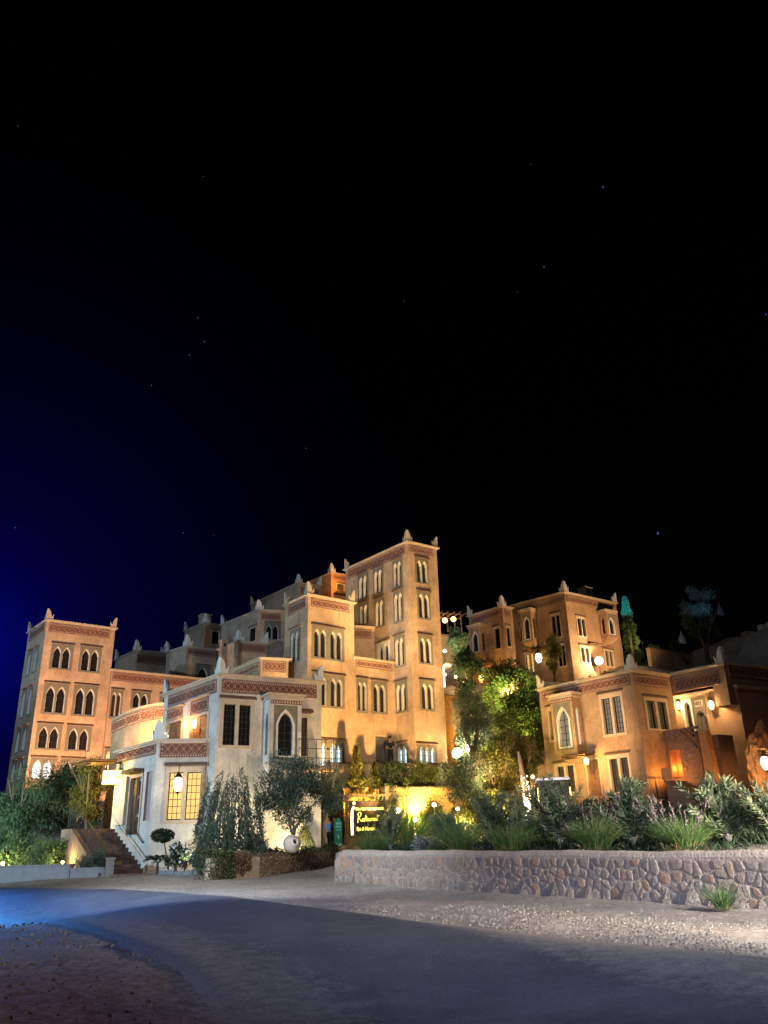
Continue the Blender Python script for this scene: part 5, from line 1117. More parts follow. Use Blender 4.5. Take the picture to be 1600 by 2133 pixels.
flood('second white floodlight just right of the blinding one by the tallest tower',(4.95,53.4,7.5),(7,58,10),1300,GOLD,.2,'lampw',150,(4,30,4))
GARD=[('bright round lamp right beside the restaurant sign frame',(.25,41.3,3.35),170,.13),('round lamp low among the pampas grass',(1.05,40.3,2.9),170,.11),('round lamp behind the pampas grass near the ochre wall',(2.1,43.0,3.65),200,.10),('faint round lamp right of the pampas grass',(3.2,42.3,3.4),260,.08)]
for lab,loc,pw_,r in GARD: globe(lab,loc,pw_,r,'lampw',(1,.78,.22))
HILL=[('cold white lamp under the lantern pergola wall',(5.56,79.0,19.5),190,.16,'lampw',WHITE),('little amber lamp just under the cold white one on the slope',(5.57,77.5,17.9),70,.11,'lampo',WARM),('small lamp above the lit notice strip by the tallest tower',(5.0,71.9,15.8),110,.11,'lamp',WARM),('small lamp among the slope trees right of the lit notice strip',(5.75,70,15.2),120,.13,'lampo',WARM),('pale little lamp half hidden in the slope trees',(6.4,70.1,14.7),90,.10,'lamp',WARM),('orange lamp under the yellow slope tree',(7.6,59.0,8.2),420,.14,'lampo',ORNG),('red orange lamp glowing inside the grey olive tree',(5.95,60.6,10.5),120,.16,'lampo',ORNG),('amber lamp on the path right of the lit trunk',(7.65,46.3,5.1),60,.1,'lamp',WARM),('white bulb at the corner finial on the villa roof',(14.3,55,12.0),10,.06,'lampw',WHITE)]
for lab,loc,pw_,r,g,c in HILL: globe(lab,loc,pw_,r,g,c)
flood('amber spotlight glowing in the planting at the far left roadside',(-17.0,38.5,1.5),(-17.3,43.4,4.4),300,(1,.75,.22),.08,'lamp',120,(-12,20,3))
flood('amber spotlight under the big left tree near the stairs',(-14.2,38.0,1.5),(-16.3,45.5,5),190,(1,.75,.25),.06,'lamp',120,(-12,20,3))
flood('green tinted spotlight among the white flowers by the porch',(-8.3,35.3,1.35),(-8.7,36.4,2.6),60,(.85,1,.35),.08,'lamp',130)
flood('spotlight washing the trailing plant by the pavilion wall',(-3.75,37.0,1.75),(-3.9,38.6,2.8),110,(1,.9,.5),.13,'lampw',130)
flood('amber uplight in the bed under the conifers',(-1.4,45.6,2.9),(-1.45,47.4,5.5),3200,(1,.68,.16),.1,'lamp',125)
flood('yellow uplight below the hedge on the terrace',(1.2,46.9,3.2),(1.2,49,6.2),2200,(1,.8,.2),.1,'lamp',130)
flood('yellow uplight under the silvery tree in the middle garden',(3.4,43.3,2.4),(4.0,46,5.2),2600,(1,.82,.3),.1,'lamp',120)
flood('teal spotlight hidden below the lit cypress on the hill',(23.2,76.0,21.4),(24.14,80,24.2),7000,(.05,.75,1),.08,'headl',34)
flood('amber uplight in the shrubs at the foot of the lit cypress',(24.6,78.0,19.6),(24.6,81,21.5),600,(1,.7,.15),.08,'lamp',130)
flood('green spotlight below the big bright green tree on the slope',(8.4,60.9,11.0),(9.3,66,14.5),4200,(.95,1,.35),.1,'lamp',100)
flood('yellow green spotlight in the gap between the slope trees',(7.6,55.6,6.2),(8.8,59,9.5),4600,(.95,.9,.2),.08,'lamp',110)
flood('amber spotlight under the shadowy tree right of the tower',(5.6,62.5,9.0),(6.3,66,12.5),2800,(1,.55,.1),.08,'lamp',120)
flood('amber spotlight under the brownish tree on the slope',(6.3,66.9,12.6),(6.8,70,16),2600,(1,.6,.15),.08,'lamp',120)
flood('amber spotlight below the round tree under the pergola',(6.6,78.2,18.4),(7.2,80.5,21),2000,(1,.85,.3),.08,'lamp',120)
flood('amber spotlight below the yellow slope tree',(6.8,56.6,6.0),(6.6,60.5,9),2600,(1,.62,.12),.1,'lamp',130)
flood('orange spotlight behind the stair pillar of the garden villa',(16.9,42.2,3.3),(16.3,43.6,6.5),70,ORNG,.08,'lampo',130)
flood('orange spotlight at the foot of the ochre rock',(15.9,36.6,2.9),(17.0,38.5,5.2),300,(1,.36,.06),.1,'lampo',130)
pl('niche_bulb',(15.35,45.95,5.3),22,ORNG); pl('gate_bulb',(14.5,44.9,4.7),110,ORNG); pl('turret_bulb',(-5.6,91.6,31.2),500,ORNG); pl('pergola_bulb',(6.4,86.0,24.2),200,WARM); light('ghost_tree_light','SPOT',(31.5,78.5,21.5),1500,(.16,.45,1),(33,84,26.3),.2,46,.8); pl('entrance_bulb',(-12.75,38.9,4.6),150,(1,.52,.03)); pl('entrance_tree_bulb',(-13.75,39.2,5.1),170,(1,.70,.08)); pl('corner_bulb',(8.8,73.3,15.9),120,ORNG); pl('porch_room',(-14.2,42,4.2),60,ORNG)
light('annex_uplight','SPOT',(-13.2,41.9,6.5),2600,(1,.42,.10),(-13.4,45.5,8),.1,120,.8)
# pot with candle glow on the stair head
lantern('bright lantern hanging before the right half of the amber twin window',(-8.98,36.05,4.42),14,'lampw',GOLD,1.5,(.05,.2))
pt=thing('clay_pot','glowing orange clay pot on the head of the villa stairs','pot',(14.3,44.62,4.58)); mb=MB(); mb.lathe([(.12,0),(.2,.15),(.24,.4),(.2,.6),(.22,.64),(.17,.64),(.15,.5)],14); put('pot',mb,M['terracotta'],pt,smooth=True)
sl=thing('step_lamp','oval basket lamp glowing yellow beside the lowest villa stairs','lamp',(15.45,42.2,3.45)); mb=MB(); mb.sphere((0,0,.28),.13,12,8,sc=(1,1,1.8)); put('shade',mb,M['lamp'],sl,smooth=True); mb=MB(); mb.lathe([(.1,0),(.1,.05),(.03,.06)],10); put('base',mb,M['iron'],sl); pl('step_bulb',(15.4,41.9,3.9),20,GOLD)
sp=thing('notice_strip','upright lit white notice strip at the right edge of the tallest tower','sign',(3.5,54.5,11.55),math.radians(5)); mb=MB(); mb.box(-.26,.26,-.05,.05,0,1.35); put('panel',mb,M['white'],sp)
mb=MB()
for i,(x,z) in enumerate([(-.05,.95),(.05,.8),(-.02,.62),(.06,.4)]): mb.box(x-.07,x+.07,-.06,-.05,z,z+.06)
put('print',mb,M['iron'],sp)
# lightbox at the entrance
lb=thing('lightbox_sign','overexposed yellow white lightbox sign hanging by the entrance stairs','sign',(-12.9,39.5,4.75),math.radians(6)); mb=MB(); mb.box(-.43,.43,-.09,.09,0,.62); put('box',mb,M['signbox'],lb); mb=MB()
mb.box(-.45,.45,-.1,.1,-.03,0); mb.box(-.45,.45,-.1,.1,.62,.65); put('frame',mb,M['iron'],lb); mb=MB(); 
for s_ in (-1,1):
    for k in range(5): a=math.pi*(k+.5)/5; mb.box(s_*.24+.1*math.cos(a)-.03,s_*.24+.1*math.cos(a)+.03,-.1,-.09,.25+.05*math.sin(a),.29+.06*math.sin(a))
put('emblem',mb,M['signdark'],lb); mb=MB(); mb.bar((-.3,0,.65),(-.3,0,.95),.02); mb.bar((.3,0,.65),(.3,0,.95),.02); mb.bar((-.9,0,.95),(1.5,.2,.95),.03); put('bracket',mb,M['iron'],lb)
# ------------------------------------------------------------------ restaurant sign
sg=thing('restaurant_sign','dark board with yellow neon script Restaurant in a rough timber frame','sign',(-1.25,44.6,1.6),math.radians(4))
mb=MB(); mb.box(-1.16,-.98,-.09,.09,0,3.05); put('post',mb,M['wood'],sg); mb=MB(); mb.box(.92,1.10,-.09,.09,0,3.1); put('post',mb,M['wood'],sg); mb=MB(); mb.box(-1.3,1.2,-.06,.06,2.62,2.72); put('beam',mb,M['wood'],sg)
mb=MB(); mb.box(-.5,-.45,-.03,.03,2.4,2.95); mb.box(.55,.6,-.03,.03,2.4,2.95); put('hanger',mb,M['wood'],sg)
mb=MB(); mb.box(-.96,.90,-.04,.04,.75,2.42); put('board',mb,M['board'],sg)
mb=MB(); mb.tube([(-.80,-.09,.78),(-.82,-.09,1.4),(-.80,-.09,1.95),(-.70,-.09,2.14)],.065,8); mb.sphere((-.70,-.09,2.30),.075,8,6); put('neon_mark',mb,M['neonw'],sg,smooth=True)
mb=MB(); pts=[(-.62+.095*i,-.08,2.02+.015*math.sin(i*2.3)) for i in range(16)]; mb.tube(pts,[.06+.012*math.sin(i*1.9) for i in range(16)],7); put('neon_line',mb,M['neon'],sg,smooth=True)
def neon_text(txt,x,z,size,width,name,shear=.25,r=.013):
    c=bpy.data.curves.new(name,'FONT'); c.body=txt; c.size=size; c.shear=shear; c.extrude=.012; c.offset=.006; c.bevel_depth=.004; c.materials.append(M['neon']); o=bpy.data.objects.new(name,c); COL.objects.link(o); o.parent=sg; o.location=(x,-.06,z); o.rotation_euler=(math.pi/2,0,0)
    bpy.context.view_layer.update(); o.scale=(width/max(o.dimensions.x,.01),1,1) if width else (1,1,1)
    bpy.context.view_layer.update(); me=bpy.data.meshes.new_from_object(o.evaluated_get(bpy.context.evaluated_depsgraph_get())); q=link(name,me,sg,o.matrix_basis.copy()); bpy.data.objects.remove(o); q.name=name; return q
# script lettering traced as bent tubes
def script(strokes,x,z,s,name,r=.02):
    mb=MB()
    for st_ in strokes: mb.tube([(x+a*s,-.075,z+b_*s) for a,b_ in st_],r,6)
    put(name,mb,M['neon'],sg,smooth=True)
R_=[[(.0,0),(.1,.9),(.12,1.05)],[(.0,.8),(.12,1.08),(.32,1.1),(.4,.92),(.3,.68),(.12,.58),(.28,.3),(.44,.12),(.52,.2)]]
e_=[[(.5,.25),(.62,.34),(.62,.44),(.54,.42),(.52,.26),(.6,.16),(.7,.2)]]
s_=[[(.7,.2),(.78,.46),(.82,.3),(.78,.16),(.7,.16)]]
t_=[[(.92,.8),(.88,.24),(.96,.16)],[(.8,.56),(1.06,.6)]]
def a_(o): return [[(o+.18,.42),(o+.06,.42),(o+.0,.26),(o+.08,.16),(o+.17,.28),(o+.18,.44),(o+.18,.2),(o+.26,.18)]]
u_=[[(1.26,.44),(1.26,.2),(1.36,.16),(1.42,.28),(1.43,.44),(1.43,.18),(1.5,.2)]]
r_=[[(1.5,.2),(1.55,.46),(1.62,.4),(1.66,.44)]]
n_=[[(1.93,.18),(1.94,.44),(2.0,.44),(2.06,.38),(2.06,.18),(2.12,.18)]]
t2=[[(2.22,.84),(2.18,.24),(2.26,.16)],[(2.08,.62),(2.44,.70)]]
script(R_+e_+s_+t_+a_(1.0)+u_+r_+a_(1.68)+n_+t2,-.52,1.36,.46,'neon_word',.017)
nw=neon_text('Spa & Hamam',-.58,1.0,.22,.95,'neon_words',.1)
# teal feather banner, people, jar, cart
bn=thing('feather_banner','teal feather banner with pale print standing left of the restaurant sign','banner',(-2.75,44.2,1.62),0); mb=MB(); mb.prism([(-.19,.12),(.19,.12),(.2,1.3),(.14,1.52),(0,1.6),(-.12,1.52),(-.19,1.35)],-.012,.012); put('cloth',mb,M['teal'],bn); mb=MB(); mb.bar((-.21,0,0),(-.21,0,1.5),.014); mb.lathe([(.16,0),(.16,.05),(.03,.07)],10); put('pole',mb,M['iron'],bn)
mb=MB()
for (x0,x1,z0,z1) in [(-.1,.13,1.28,1.38),(-.14,.15,1.13,1.2),(-.08,.15,1.0,1.05),(-.02,.06,.62,.78),(-.15,.15,.17,.4)]: mb.box(x0,x1,-.018,-.012,z0,z1)
put('print',mb,M['tealtext'],bn)
def skin_obj(name,verts,edges,radii,m,parent,levels=2):
    me=bpy.data.meshes.new(name); me.from_pydata(verts,edges,[]); o=link(name,me,parent); md=o.modifiers.new('skin','SKIN')
    for v,r in zip(me.skin_vertices[0].data,radii): v.radius=(r,r) if not isinstance(r,tuple) else r
    me.skin_vertices[0].data[0].use_root=True; md.use_smooth_shade=True
    sb=o.modifiers.new('subdiv','SUBSURF'); sb.levels=levels; sb.render_levels=levels; me.materials.append(M[m]); return o
def person(lab,x,y,z,rz,shirt,trousers,arm=0.0,h=1.72):
    t=thing('person',lab,'person',(x,y,z),rz,'people near the sign and hall'); k=h/1.75
    V=[(0,0,.98),(0,0,1.2),(0,-.01,1.40),(0,-.01,1.50),(0,-.02,1.58),(0,-.03,1.67),(.18,0,1.42),(.25,.02,1.15),(.24,-.10+arm,.92),(.24,-.14+arm,.82),(-.18,0,1.42),(-.25,.02,1.15),(-.24,-.08,.92),(-.24,-.12,.82),(.09,0,.90),(.11,-.01,.50),(.11,.02,.09),(.12,-.12,.04),(-.09,0,.90),(-.11,-.03,.50),(-.12,.0,.09),(-.13,-.14,.04)]
    E_=[(0,1),(1,2),(2,3),(3,4),(4,5),(2,6),(6,7),(7,8),(8,9),(2,10),(10,11),(11,12),(12,13),(0,14),(14,15),(15,16),(16,17),(0,18),(18,19),(19,20),(20,21)]
    Rr=[.13,.125,.13,.055,.09,.085,.06,.047,.036,.035,.06,.047,.036,.035,.085,.06,.042,.035,.085,.06,.042,.035]
    V=[(a*k,b_*k,c*k) for a,b_,c in V]; skin_obj('body',V,E_,Rr,'skin',t)
    ti=[1,0,2,6,7,10,11]; mp={a:i for i,a in enumerate(ti)}
    skin_obj('shirt',[V[i] for i in ti],[(mp[a],mp[b_]) for a,b_ in E_ if a in mp and b_ in mp],[.15,.145,.155,.08,.062,.08,.062],shirt,t)
    ti=[0,14,15,16,18,19,20]; mp={a:i for i,a in enumerate(ti)}
    skin_obj('trousers',[V[i] for i in ti],[(mp[a],mp[b_]) for a,b_ in E_ if a in mp and b_ in mp],[.148,.11,.082,.062,.11,.082,.062],trousers,t)
    mb=MB(); mb.sphere((0,.012,1.665*k),.105,12,8,sc=(.92,1.05,1.0)); 
    for i,q in enumerate(mb.v):
        if q[1]<-.045 and q[2]<1.70*k: mb.v[i]=(q[0]*.9,-.03,max(q[2],1.62*k))
    put('hair',mb,M['hair'],t,smooth=True)
    mb=MB(); mb.sphere((0,-.12*k,1.62*k),.02,6,5,sc=(.8,1,1.2)); mb.sphere((.035,-.108*k,1.655*k),.013,6,4); mb.sphere((-.035,-.108*k,1.655*k),.013,6,4); mb.box(-.03,.03,-.112*k,-.10*k,1.575*k,1.585*k); put('face',mb,M['hair'],t)
    return t
person('standing person in a bright blue shirt and dark trousers left of the teal banner',-3.3,44.6,1.62,.4,'bluecloth','darkcloth')
person('person in dark grey clothes standing close behind the teal banner',-3.02,45.0,1.62,-.5,'greycloth','darkcloth',.05)
person('person in black looking down from the terrace beside the grey door of the hall',.0,51.35,6.35,.2,'darkcloth','darkcloth',-.1)
jr=thing('round_jar','round pale clay jar lying on its side on the ivy wall','jar',(-3.98,34.55,1.6),.2); mb=MB(); mb.lathe([(.0,-.3),(.2,-.27),(.33,-.1),(.35,.05),(.29,.2),(.16,.28),(.15,.33),(.10,.33),(.09,.2)],18); mb.xf(Matrix.Translation((0,0,.34))@Matrix.Rotation(math.radians(72),4,'X')@Matrix.Rotation(math.radians(25),4,'Y')); put('jar_body',mb,M['jar'],jr,smooth=True)
cx,cy=8.1,43.2; cz=terrain(cx,cy); ct=thing('garden_buggy','small open garden buggy with pale blue roof behind the oleanders','buggy',(cx,cy,cz),math.radians(-8))
mb=MB(); mb.prism([(-.8,.35),(.8,.35),(.86,.6),(.8,.85),(-.8,.85),(-.86,.6)],-.9,1.3); mb.box(-.7,.7,-.2,.3,.85,1.0); put('body',mb,M['greydoor'],ct); mb=MB(); mb.box(-.82,.82,-.8,1.2,1.85,1.92); mb.box(-.76,.76,-.74,1.14,1.92,1.97); put('roof',mb,M['bluepaint'],ct)
mb=MB()
for x in (-.76,.76):
    for y in (-.72,1.1): mb.bar((x,y,.85),(x,y,1.86),.03)
put('roof_posts',mb,M['iron'],ct); mb=MB(); mb.box(-.74,.74,-.73,-.71,.95,1.8); put('windscreen',mb,M['glass'],ct)
for x in (-.78,.78): mb=MB(); mb.box(x-.03,x+.03,-.80,-.76,.5,1.5); put('reflector_strip',mb,M['reflect'],ct)
for x in (-.55,.55): mb=MB(); mb.sphere((x,-.92,.7),.09,10,6); put('headlight',mb,M['headl'],ct)
for x in (-.72,.72):
    for y in (-.6,1.0):
        mb=MB(); mb.lathe([(.13,-.09),(.3,-.09),(.33,0),(.3,.09),(.13,.09)],16); mb.xf(Matrix.Translation((x,y,.33))@Matrix.Rotation(math.pi/2,4,'Y')); put('wheel',mb,M['tyre'],ct)
# trunk wound with fairy lights
lt=thing('lit_trunk','leaning bare tree trunk wrapped in white fairy lights','tree trunk',(6.75,44.0,terrain(6.75,44))); zt_=5.0-terrain(6.75,44); z1_=3.2-terrain(6.75,44)
mb=MB(); mb.tube([(.25,0,0),(.12,0,zt_*.5),(0,0,zt_),(-.1,.1,zt_+1.2)],[.2,.17,.14,.06],9); put('trunk',mb,M['bark'],lt); mb=MB()
for i in range(170):
    f=random.random(); a=random.random()*6.28; zz=z1_*.4+(zt_-z1_*.4)*f; mb.sphere((.12*(1-f)+.06+(.17)*math.cos(a),.18*math.sin(a),zz),random.uniform(.010,.024),5,3)
put('fairy_lights',mb,M['lampw'],lt)['kind']='stuff'; pl('trunk_glow',(6.5,43.4,4.2),30,(1,.75,.6))
# pergola with lanterns
pg=thing('pergola','wooden pole pergola hung with round lanterns on the roof right of the tallest tower','pergola',(6.2,86.2,23.0),math.radians(18))
for x,y in ((-1.6,-.9),(1.6,-.9),(-1.6,.9),(1.6,.9),(0,-.9)): mb=MB(); mb.bar((x,y,0),(x,y,2.0),.09,6); put('pole',mb,M['wood2'],pg)
for i in range(7): mb=MB(); x=-2.1+.7*i; mb.bar((x,-1.4,2.1+.05*(i%2)),(x+.1,1.4,2.2),.07,6); put('rafter',mb,M['wood2'],pg)
mb=MB(); mb.bar((-2.4,-.9,2.0),(2.4,-.9,2.05),.08); mb.bar((-2.4,.9,2.0),(2.4,.9,2.05),.08); put('beam',mb,M['wood2'],pg)
for i,(x,z,r) in enumerate([(-1.1,1.45,.34),(.0,1.2,.3),(1.0,1.4,.3),(-1.7,.9,.2)]):
    g=thing('round_lantern',['biggest round paper lantern in the roof pergola','middle round paper lantern in the roof pergola','right hand round paper lantern in the roof pergola','smallest low paper lantern in the roof pergola'][i],'lantern',(6.2+x*.95,85.1+x*.3,23.0+z),0,'paper lanterns of the pergola'); mb=MB(); mb.sphere((0,0,0),r,12,8); put('shade',mb,M['lamp'],g,smooth=True); mb=MB(); mb.bar((0,0,r),(0,0,2.05-z),.012); put('cord',mb,M['iron'],g)
# ------------------------------------------------------------------ trees and plants
tree('pepper_tree','big dark feathery tree at the far left roadside',-18.2,43.0,6.1,1.9,'pepper',11000,.22,.04,.22,30,.4,droop=.8)
tree('pepper_tree','big dark feathery tree between the left tower and the lightbox sign',-16.6,45.0,6.9,2.1,'pepper',12000,.22,.04,.2,34,.4,droop=.7)
tree('garden_tree','yellow lit tree touching the lightbox sign at the entrance',-14.35,40.9,6.5,1.05,'yellow',6500,.13,.05,.3,24,.4)
bush('low_bush','bluish low bush on the planter wall just left of the entrance stairs',-12.35,36.6,2.3,1.0,'olive',3600,.12,.03)
bush('low_bush','low bush in the far left corner of the planter',-19.8,40.6,2.4,1.0,'olive',1800,.13,.04)
bush('low_bush','wide bush at the middle of the grey planter wall',-15.0,38.6,2.9,1.3,'pepper',3600,.15,.045)
bush('low_bush','tall loose bush left of the wide one on the planter wall',-16.9,39.4,3.2,1.25,'pepper',3600,.16,.045)
bush('low_bush','dark bush closing the far left end of the planter wall',-19.3,42.2,3.6,1.5,'pepper',3800,.16,.045)
bush('low_bush','shadowy bush under the left roadside tree',-16.2,41.4,2.9,1.2,'pepper',2000,.14,.04)
bush('low_bush','small lit green bush at the head of the entrance stairs',-14.7,42.4,4.3,.6,'green',1200,.1,.05)
tree('olive_tree','grey green olive tree with a leaning pale trunk in front of the pavilion',-4.25,35.8,5.75,2.3,'olive',15000,.13,.04,.3,30,.36,bark='greybark',lean=(.25,0),tr=.1)
tree('olive_tree','darker olive tree right behind the teal banner',-3.15,40.6,5.4,1.2,'olive',4600,.13,.035,.4,24,.38,bark='greybark')
weeping('weeping_tree','dense dark shrubby tree with drooping leaves in front of the porch corner',-6.35,34.2,4.75,1.15,'olive',240,.22,.03)
bush('low_bush','loose dark bush around the foot of the weeping shrub',-6.5,33.6,3.1,1.15,'olive',3600,.15,.035)
bush('low_bush','loose grassy bush between the weeping shrub and the olive trunk',-5.3,34.2,2.9,.9,'olive',2600,.15,.03)
bush('ivy_bush','dark glossy bush between the flowers and the weeping shrub',-7.45,34.6,2.75,.6,'dark',2200,.09,.06)
bush('flower_bush','bush with pale white flowers under the amber twin window',-8.75,35.6,3.0,.6,'dark',1300,.11,.06,flowers=('white',150,.13))
al=thing('clipped_shrub','dark oval clipped shrub left of the white flower bush','bush',(-9.25,35.6,terrain(-9.25,35.6))); q=unit(RNG.normal(size=(1500,3)))*(RNG.random((1500,1))**.3); c=q*np.array([.46,.3,.24])+np.array([-.1,0,1.42]); link('foliage',quads_mesh('foliage',leaf_quads(c,q+RNG.normal(size=q.shape)*.4,.09,.05),LF['dark']),al); mb=MB(); mb.tube([(.25,0,0),(.1,0,.7),(-.05,0,1.3)],[.035,.03,.02],6); put('stem',mb,M['bark'],al)
def palm(lab,x,y,ztop,rx,n=16):
    z0=terrain(x,y); H=ztop-z0; t=thing('small_palm',lab,'palm',(x,y,z0)); mb=MB(); mb.tube([(0,0,0),(0,0,H*.45)],[.06,.05],7); put('trunk',mb,M['bark'],t)
    for i in range(n):
        a=6.28*i/n+random.random()*.3; up=random.uniform(.1,1.1); m_=40; f=np.linspace(0.15,1,m_)[:,None]; L=rx*1.15
        d=np.array([[math.cos(a),math.sin(a),up]]); c=np.array([[0,0,H*.45]])+d/np.linalg.norm(d)*L*f-np.array([[0,0,.5*L]])*f**2.2; sd=np.where(np.arange(m_)%2==0,1,-1)[:,None]*np.array([[-math.sin(a),math.cos(a),0]]); link('frond',quads_mesh('frond',leaf_quads(c,sd+d*.7,.22*rx/.46,.02),LF['dark']),t)
palm('small palm on the lawn right of the entrance stairs',-9.55,35.9,1.95,.5)
conifer('conifer','golden lit bushy conifer behind the restaurant sign',-1.9,47.2,7.1,1.0,'yellow',5200,.2,.05)
conifer('conifer','yellow green conifer right beside the golden one',-.95,47.3,6.2,.8,'yellow',3600,.2,.05)
conifer('cypress','slim small cypress on the terrace edge right of the conifers',.8,47.0,5.3,.22,'green',700,.14,.03,power=.4)
conifer('cypress','thin dark cypress standing next to the trunk with fairy lights',8.0,51.5,7.6,.26,'dark',900,.18,.04,power=.4,zb=3.2)
conifer('cypress','dark cypress on the slope under the yellow tree',7.3,53.6,8.6,.34,'dark',1100,.2,.04,power=.4,zb=3.2)
conifer('cypress','tall hillside cypress with a turquoise lit top',24.14,80.0,24.8,.95,'cyp',5200,.25,.06,power=.6)
bush('lamp_bush','leafy bush half hiding the two floodlights at the foot of the tallest tower',4.55,52.3,7.75,.9,'olive',1900,.13,.05,zb=5.8)
bush('lamp_bush','yellow glowing low bush around the far left roadside spotlight',-17.9,40.9,2.6,.9,'yellow',1600,.13,.05)
bush('hedge_bush','dark clipped bush below the person on the terrace',.2,48.6,7.15,1.3,'dark',5200,.11,.06,zb=4.4)
bush('hedge_bush','green bush on the terrace under the lit hall windows',1.9,48.9,7.0,1.25,'green',4200,.12,.06,zb=4.4)
bush('hedge_bush','mottled bush on the terrace right above the sign beam',-.1,46.6,5.4,.85,'olive',2600,.11,.05,zb=3.4)
bush('hedge_bush','light green bush at the left end of the terrace above the sign',-3.0,47.6,5.6,.9,'green',2600,.11,.05,zb=3.0)
tree('garden_tree','rounded silvery green tree in front of the blinding floodlight',4.0,46.0,6.7,1.7,'olive',8500,.14,.05,.2,38,.36)
bush('yellow_bush','yellow lit bush by the ochre wall behind the pampas grass',2.2,45.0,4.6,1.1,'yellow',3400,.13,.05)
bush('yellow_bush','yellow lit bush under the silvery tree beside the garden lamps',3.7,43.8,4.4,1.1,'yellow',3200,.13,.05)
bush('yellow_bush','golden reedy bush just right of the sign frame',-.1,43.6,4.3,.7,'yellow',2400,.16,.03)
bush('yellow_bush','amber lit bush left of the trunk with fairy lights',5.6,46.0,5.0,1.0,'yellow',2800,.14,.06)
bush('path_bush','dark bush in front of the brown boundary wall by the villa corner',8.6,49.0,5.6,1.0,'dark',2600,.13,.06)
tree('garden_tree','leafy green tree close to the left wall of the garden villa',8.9,52.6,9.2,1.0,'green',3600,.16,.08,.3,24,.42,zb=3.4)
tree('slope_tree','big bright green tree below the upper villa',9.3,64.6,16.4,2.4,'green',12000,.26,.12,.35,40,.34)
tree('slope_tree','dark green tree filling the gap left of the garden villa',9.2,59.5,12.2,2.1,'green',10000,.24,.1,.2,36,.36)
tree('slope_tree','yellow lit tree in the middle of the slope',6.8,58.8,9.9,1.8,'yellow',8500,.22,.1,.2,30,.38)
tree('slope_tree','brownish dark tree on the slope below the round lamp',6.75,70.0,17.6,1.7,'pepper',5200,.28,.08,.15,30,.4)
tree('slope_tree','round olive coloured tree beneath the lantern pergola',7.3,80.5,22.6,1.35,'olive',4200,.26,.09,.2,26,.4)
tree('slope_tree','grey green olive tree right of the tallest tower',5.0,51.6,11.2,1.55,'olive',8000,.17,.05,.3,34,.38)
tree('slope_tree','golden lit tree behind the silvery green tree',5.6,55.0,9.9,1.6,'yellow',6500,.2,.08,.25,30,.4)
tree('slope_tree','small golden tree above the trunk with fairy lights',7.9,50.5,8.4,1.2,'yellow',4200,.18,.07,.3,24,.42,zb=3.2)
tree('slope_tree','olive coloured tree reaching up to the corner finial of the villa',10.3,63.5,15.2,1.4,'green',6000,.22,.09,.3,28,.4)
tree('garden_tree','loose golden green tree between the silvery tree and the lit trunk',5.9,47.6,7.4,1.35,'yellow',6500,.15,.06,.25,28,.42)
tree('garden_tree','leafy olive green tree in front of the slope behind the path',7.0,52.5,9.6,1.4,'green',6500,.17,.07,.25,28,.42)
flood('warm spotlight in the bed below the loose golden green tree',(5.6,44.6,2.9),(6.2,48.5,6.2),2600,(1,.80,.22),.06,'lamp',120)
tree('slope_tree','shadowy tree right of the tower below the notice strip',6.3,66.0,14.6,1.6,'dark',4600,.28,.1,.15,30,.4)
tree('ghost_tree','huge dim blue grey tree on the dark hill at upper right',33.0,84.0,27.6,2.5,'olive',8000,.34,.07,.2,44,.3,droop=1.2,clumps=44) if 0 else tree('ghost_tree','huge dim blue grey tree on the dark hill at upper right',33.0,84.0,27.6,2.3,'olive',8000,.34,.07,.18,44,.3,droop=1.2)
bush('hill_bush','small round tree right of the turquoise cypress',26.8,81.9,21.5,.85,'cyp',1500,.2,.08)
bush('hill_bush','round clipped bush on the terrace wall behind the villa roof',28.2,79.0,20.9,1.05,'green',2000,.2,.08)
bush('roof_shrub','dark trailing shrub behind the roof edge of the garden villa',15.7,65.0,15.6,1.7,'dark',2600,.2,.09)
bush('roof_shrub','grey green shrub in front of the glaring villa floodlight',18.6,67.5,15.9,1.5,'olive',2400,.2,.08)
tree('climber','leafy climber growing up the left side of the upper villa',14.3,70.6,19.4,.95,'yellow',3400,.2,.08,.1,24,.45)
GR='fountain grass clumps along the wall'
grass_clump('fountain_grass','fountain grass clump standing just right of the sign',-.71,30.0,2.5,.8,620,plumes=8,plumemat='straw')
grass_clump('fountain_grass','narrow grass clump beside the silver bush',1.27,27.0,2.05,.4,300)
grass_clump('fountain_grass','fountain grass clump right of the silver bush',1.96,25.9,2.66,.7,620)
grass_clump('fountain_grass','wide dark fountain grass clump before the blue roofed buggy',3.21,23.9,2.35,.9,760)
grass_clump('fountain_grass','bright fountain grass clump under the carved villa door, purple plumes above',4.88,21.35,2.35,.8,900,plumes=24)
grass_clump('fountain_grass','largest fountain grass clump below the villa stairs with fine plumes',6.32,19.15,2.22,.9,1050,plumes=30)
grass_clump('grass_tuft','lone green tuft at the foot of the stone wall',6.05,16.75,1.0,.34,170,zb=terrain(6.05,16.75)-.02,group=None,straw=.2)
grass_clump('pampas_grass','tall golden pampas grass lit beside the garden lamps',.85,39.4,4.2,.95,420,plumes=26,plumemat='straw',group=None,w=.02)
oleander('oleander','oleander shrub between the silver bush and the buggy',3.0,26.2,3.2,.95,30,.19,.038)
oleander('oleander','broad oleander in front of the buggy and the left villa corner',4.49,23.7,3.44,.95,34,.19,.038)
oleander('oleander','oleander with a magenta blossom in front of the villa door',5.89,21.6,3.2,.85,34,.19,.038,flowers=2)
oleander('oleander','tall oleander in front of the stair pillar and lamp',7.35,19.3,3.07,.85,34,.19,.038,lean=-.25)
oleander('oleander','oleander at the far right end of the wall',8.0,18.4,2.8,.7,36)
oleander('oleander','loose oleander right behind the first fountain grass',-.07,31.8,3.18,.8,34)
oleander('oleander','oleander near the silver bush in front of the lamps',1.82,28.9,2.84,.7,34)
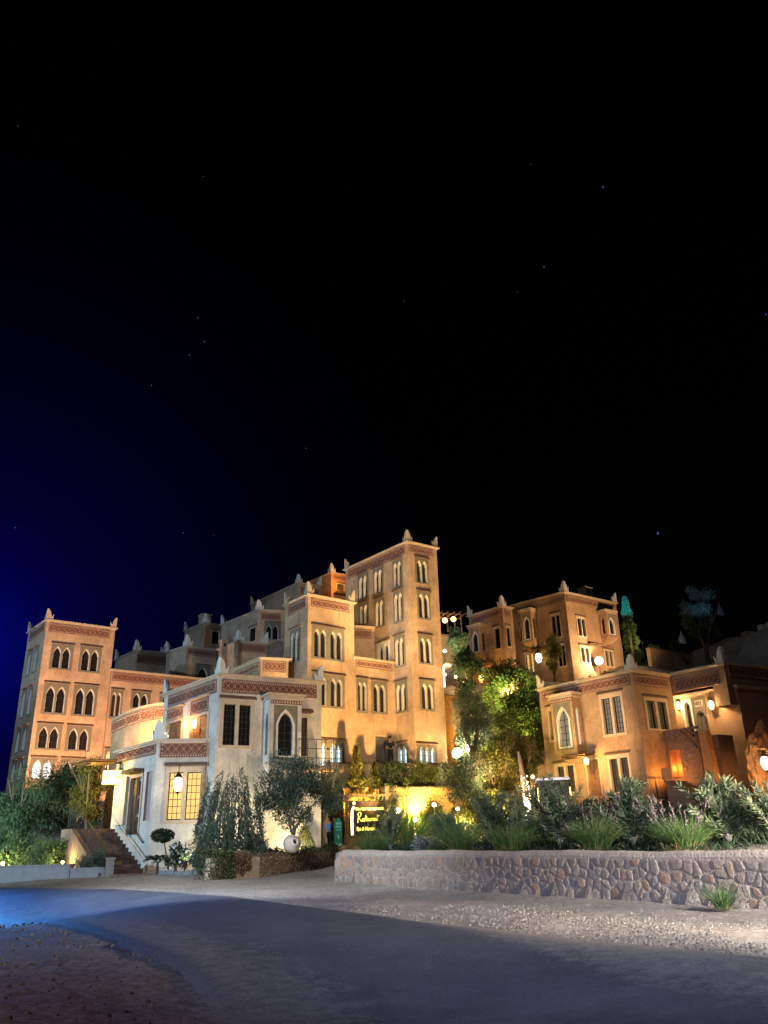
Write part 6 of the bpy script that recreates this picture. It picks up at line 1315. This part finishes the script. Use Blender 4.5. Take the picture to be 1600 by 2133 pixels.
oleander('oleander','dark oleander left of the trunk with fairy lights',5.0,34.5,3.9,.9,34)
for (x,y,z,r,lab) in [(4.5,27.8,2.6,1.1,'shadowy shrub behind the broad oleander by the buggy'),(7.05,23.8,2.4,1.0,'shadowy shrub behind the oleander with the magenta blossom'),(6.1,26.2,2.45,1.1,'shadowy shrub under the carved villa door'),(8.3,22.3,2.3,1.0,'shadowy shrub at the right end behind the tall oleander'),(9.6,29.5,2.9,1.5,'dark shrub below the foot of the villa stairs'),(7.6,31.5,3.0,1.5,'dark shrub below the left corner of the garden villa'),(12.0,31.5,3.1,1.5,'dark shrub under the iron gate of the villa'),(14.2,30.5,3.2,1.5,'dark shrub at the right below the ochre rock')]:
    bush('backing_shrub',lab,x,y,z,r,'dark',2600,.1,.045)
bush('silver_bush','silvery grey bush leaning over the stone wall',.98,27.3,2.35,.55,'grey',1800,.07,.03)
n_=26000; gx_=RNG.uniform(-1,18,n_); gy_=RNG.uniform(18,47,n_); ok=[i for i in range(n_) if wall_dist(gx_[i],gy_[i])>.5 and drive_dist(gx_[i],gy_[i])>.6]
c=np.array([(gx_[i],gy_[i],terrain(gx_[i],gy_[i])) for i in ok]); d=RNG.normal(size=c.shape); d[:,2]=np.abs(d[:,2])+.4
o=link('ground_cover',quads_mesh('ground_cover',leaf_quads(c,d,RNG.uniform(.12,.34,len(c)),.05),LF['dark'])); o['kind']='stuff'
bush('flower_patch','small yellow flowering cushion on the bed behind the wall',2.95,23.4,1.72,.24,'yellow',420,.06,.04)
oleander('agave','spiky dark plant in front of the two people',-2.75,39.3,1.95,.45,14,.3,.03,group=None,leaf='dark')
trl=thing('trailing_plant','bright trailing plant spilling like a fan down the pavilion wall','plant',(-3.75,38.1,1.45)); n_=700; f=RNG.random(n_); a=RNG.uniform(-.75,.75,n_); c=np.stack([np.sin(a)*f*.9,-.1-.3*f,1.25*(1-f)+.05],1); link('foliage',quads_mesh('foliage',leaf_quads(c,np.stack([np.sin(a),np.full(n_,-.3),np.full(n_,-1.)],1),.2,.03),LF['yellow']),trl)
bush('low_hedge','dark low hedge along the drive behind the round jar',-3.7,36.7,2.05,1.0,'dark',3000,.1,.05)
bush('low_hedge','dark hedge behind the weeping shrub towards the olive tree',-5.2,35.2,2.5,.9,'dark',2600,.11,.05)
# stars
mb=MB()
def star(az,el,r):
    d=900; mb.sphere((d*math.cos(el)*math.cos(az),d*math.cos(el)*math.sin(az),d*math.sin(el)),r,6,4)
for q in STARS: star(*q)
o=put('stars',mb,M['star']); o['kind']='stuff'
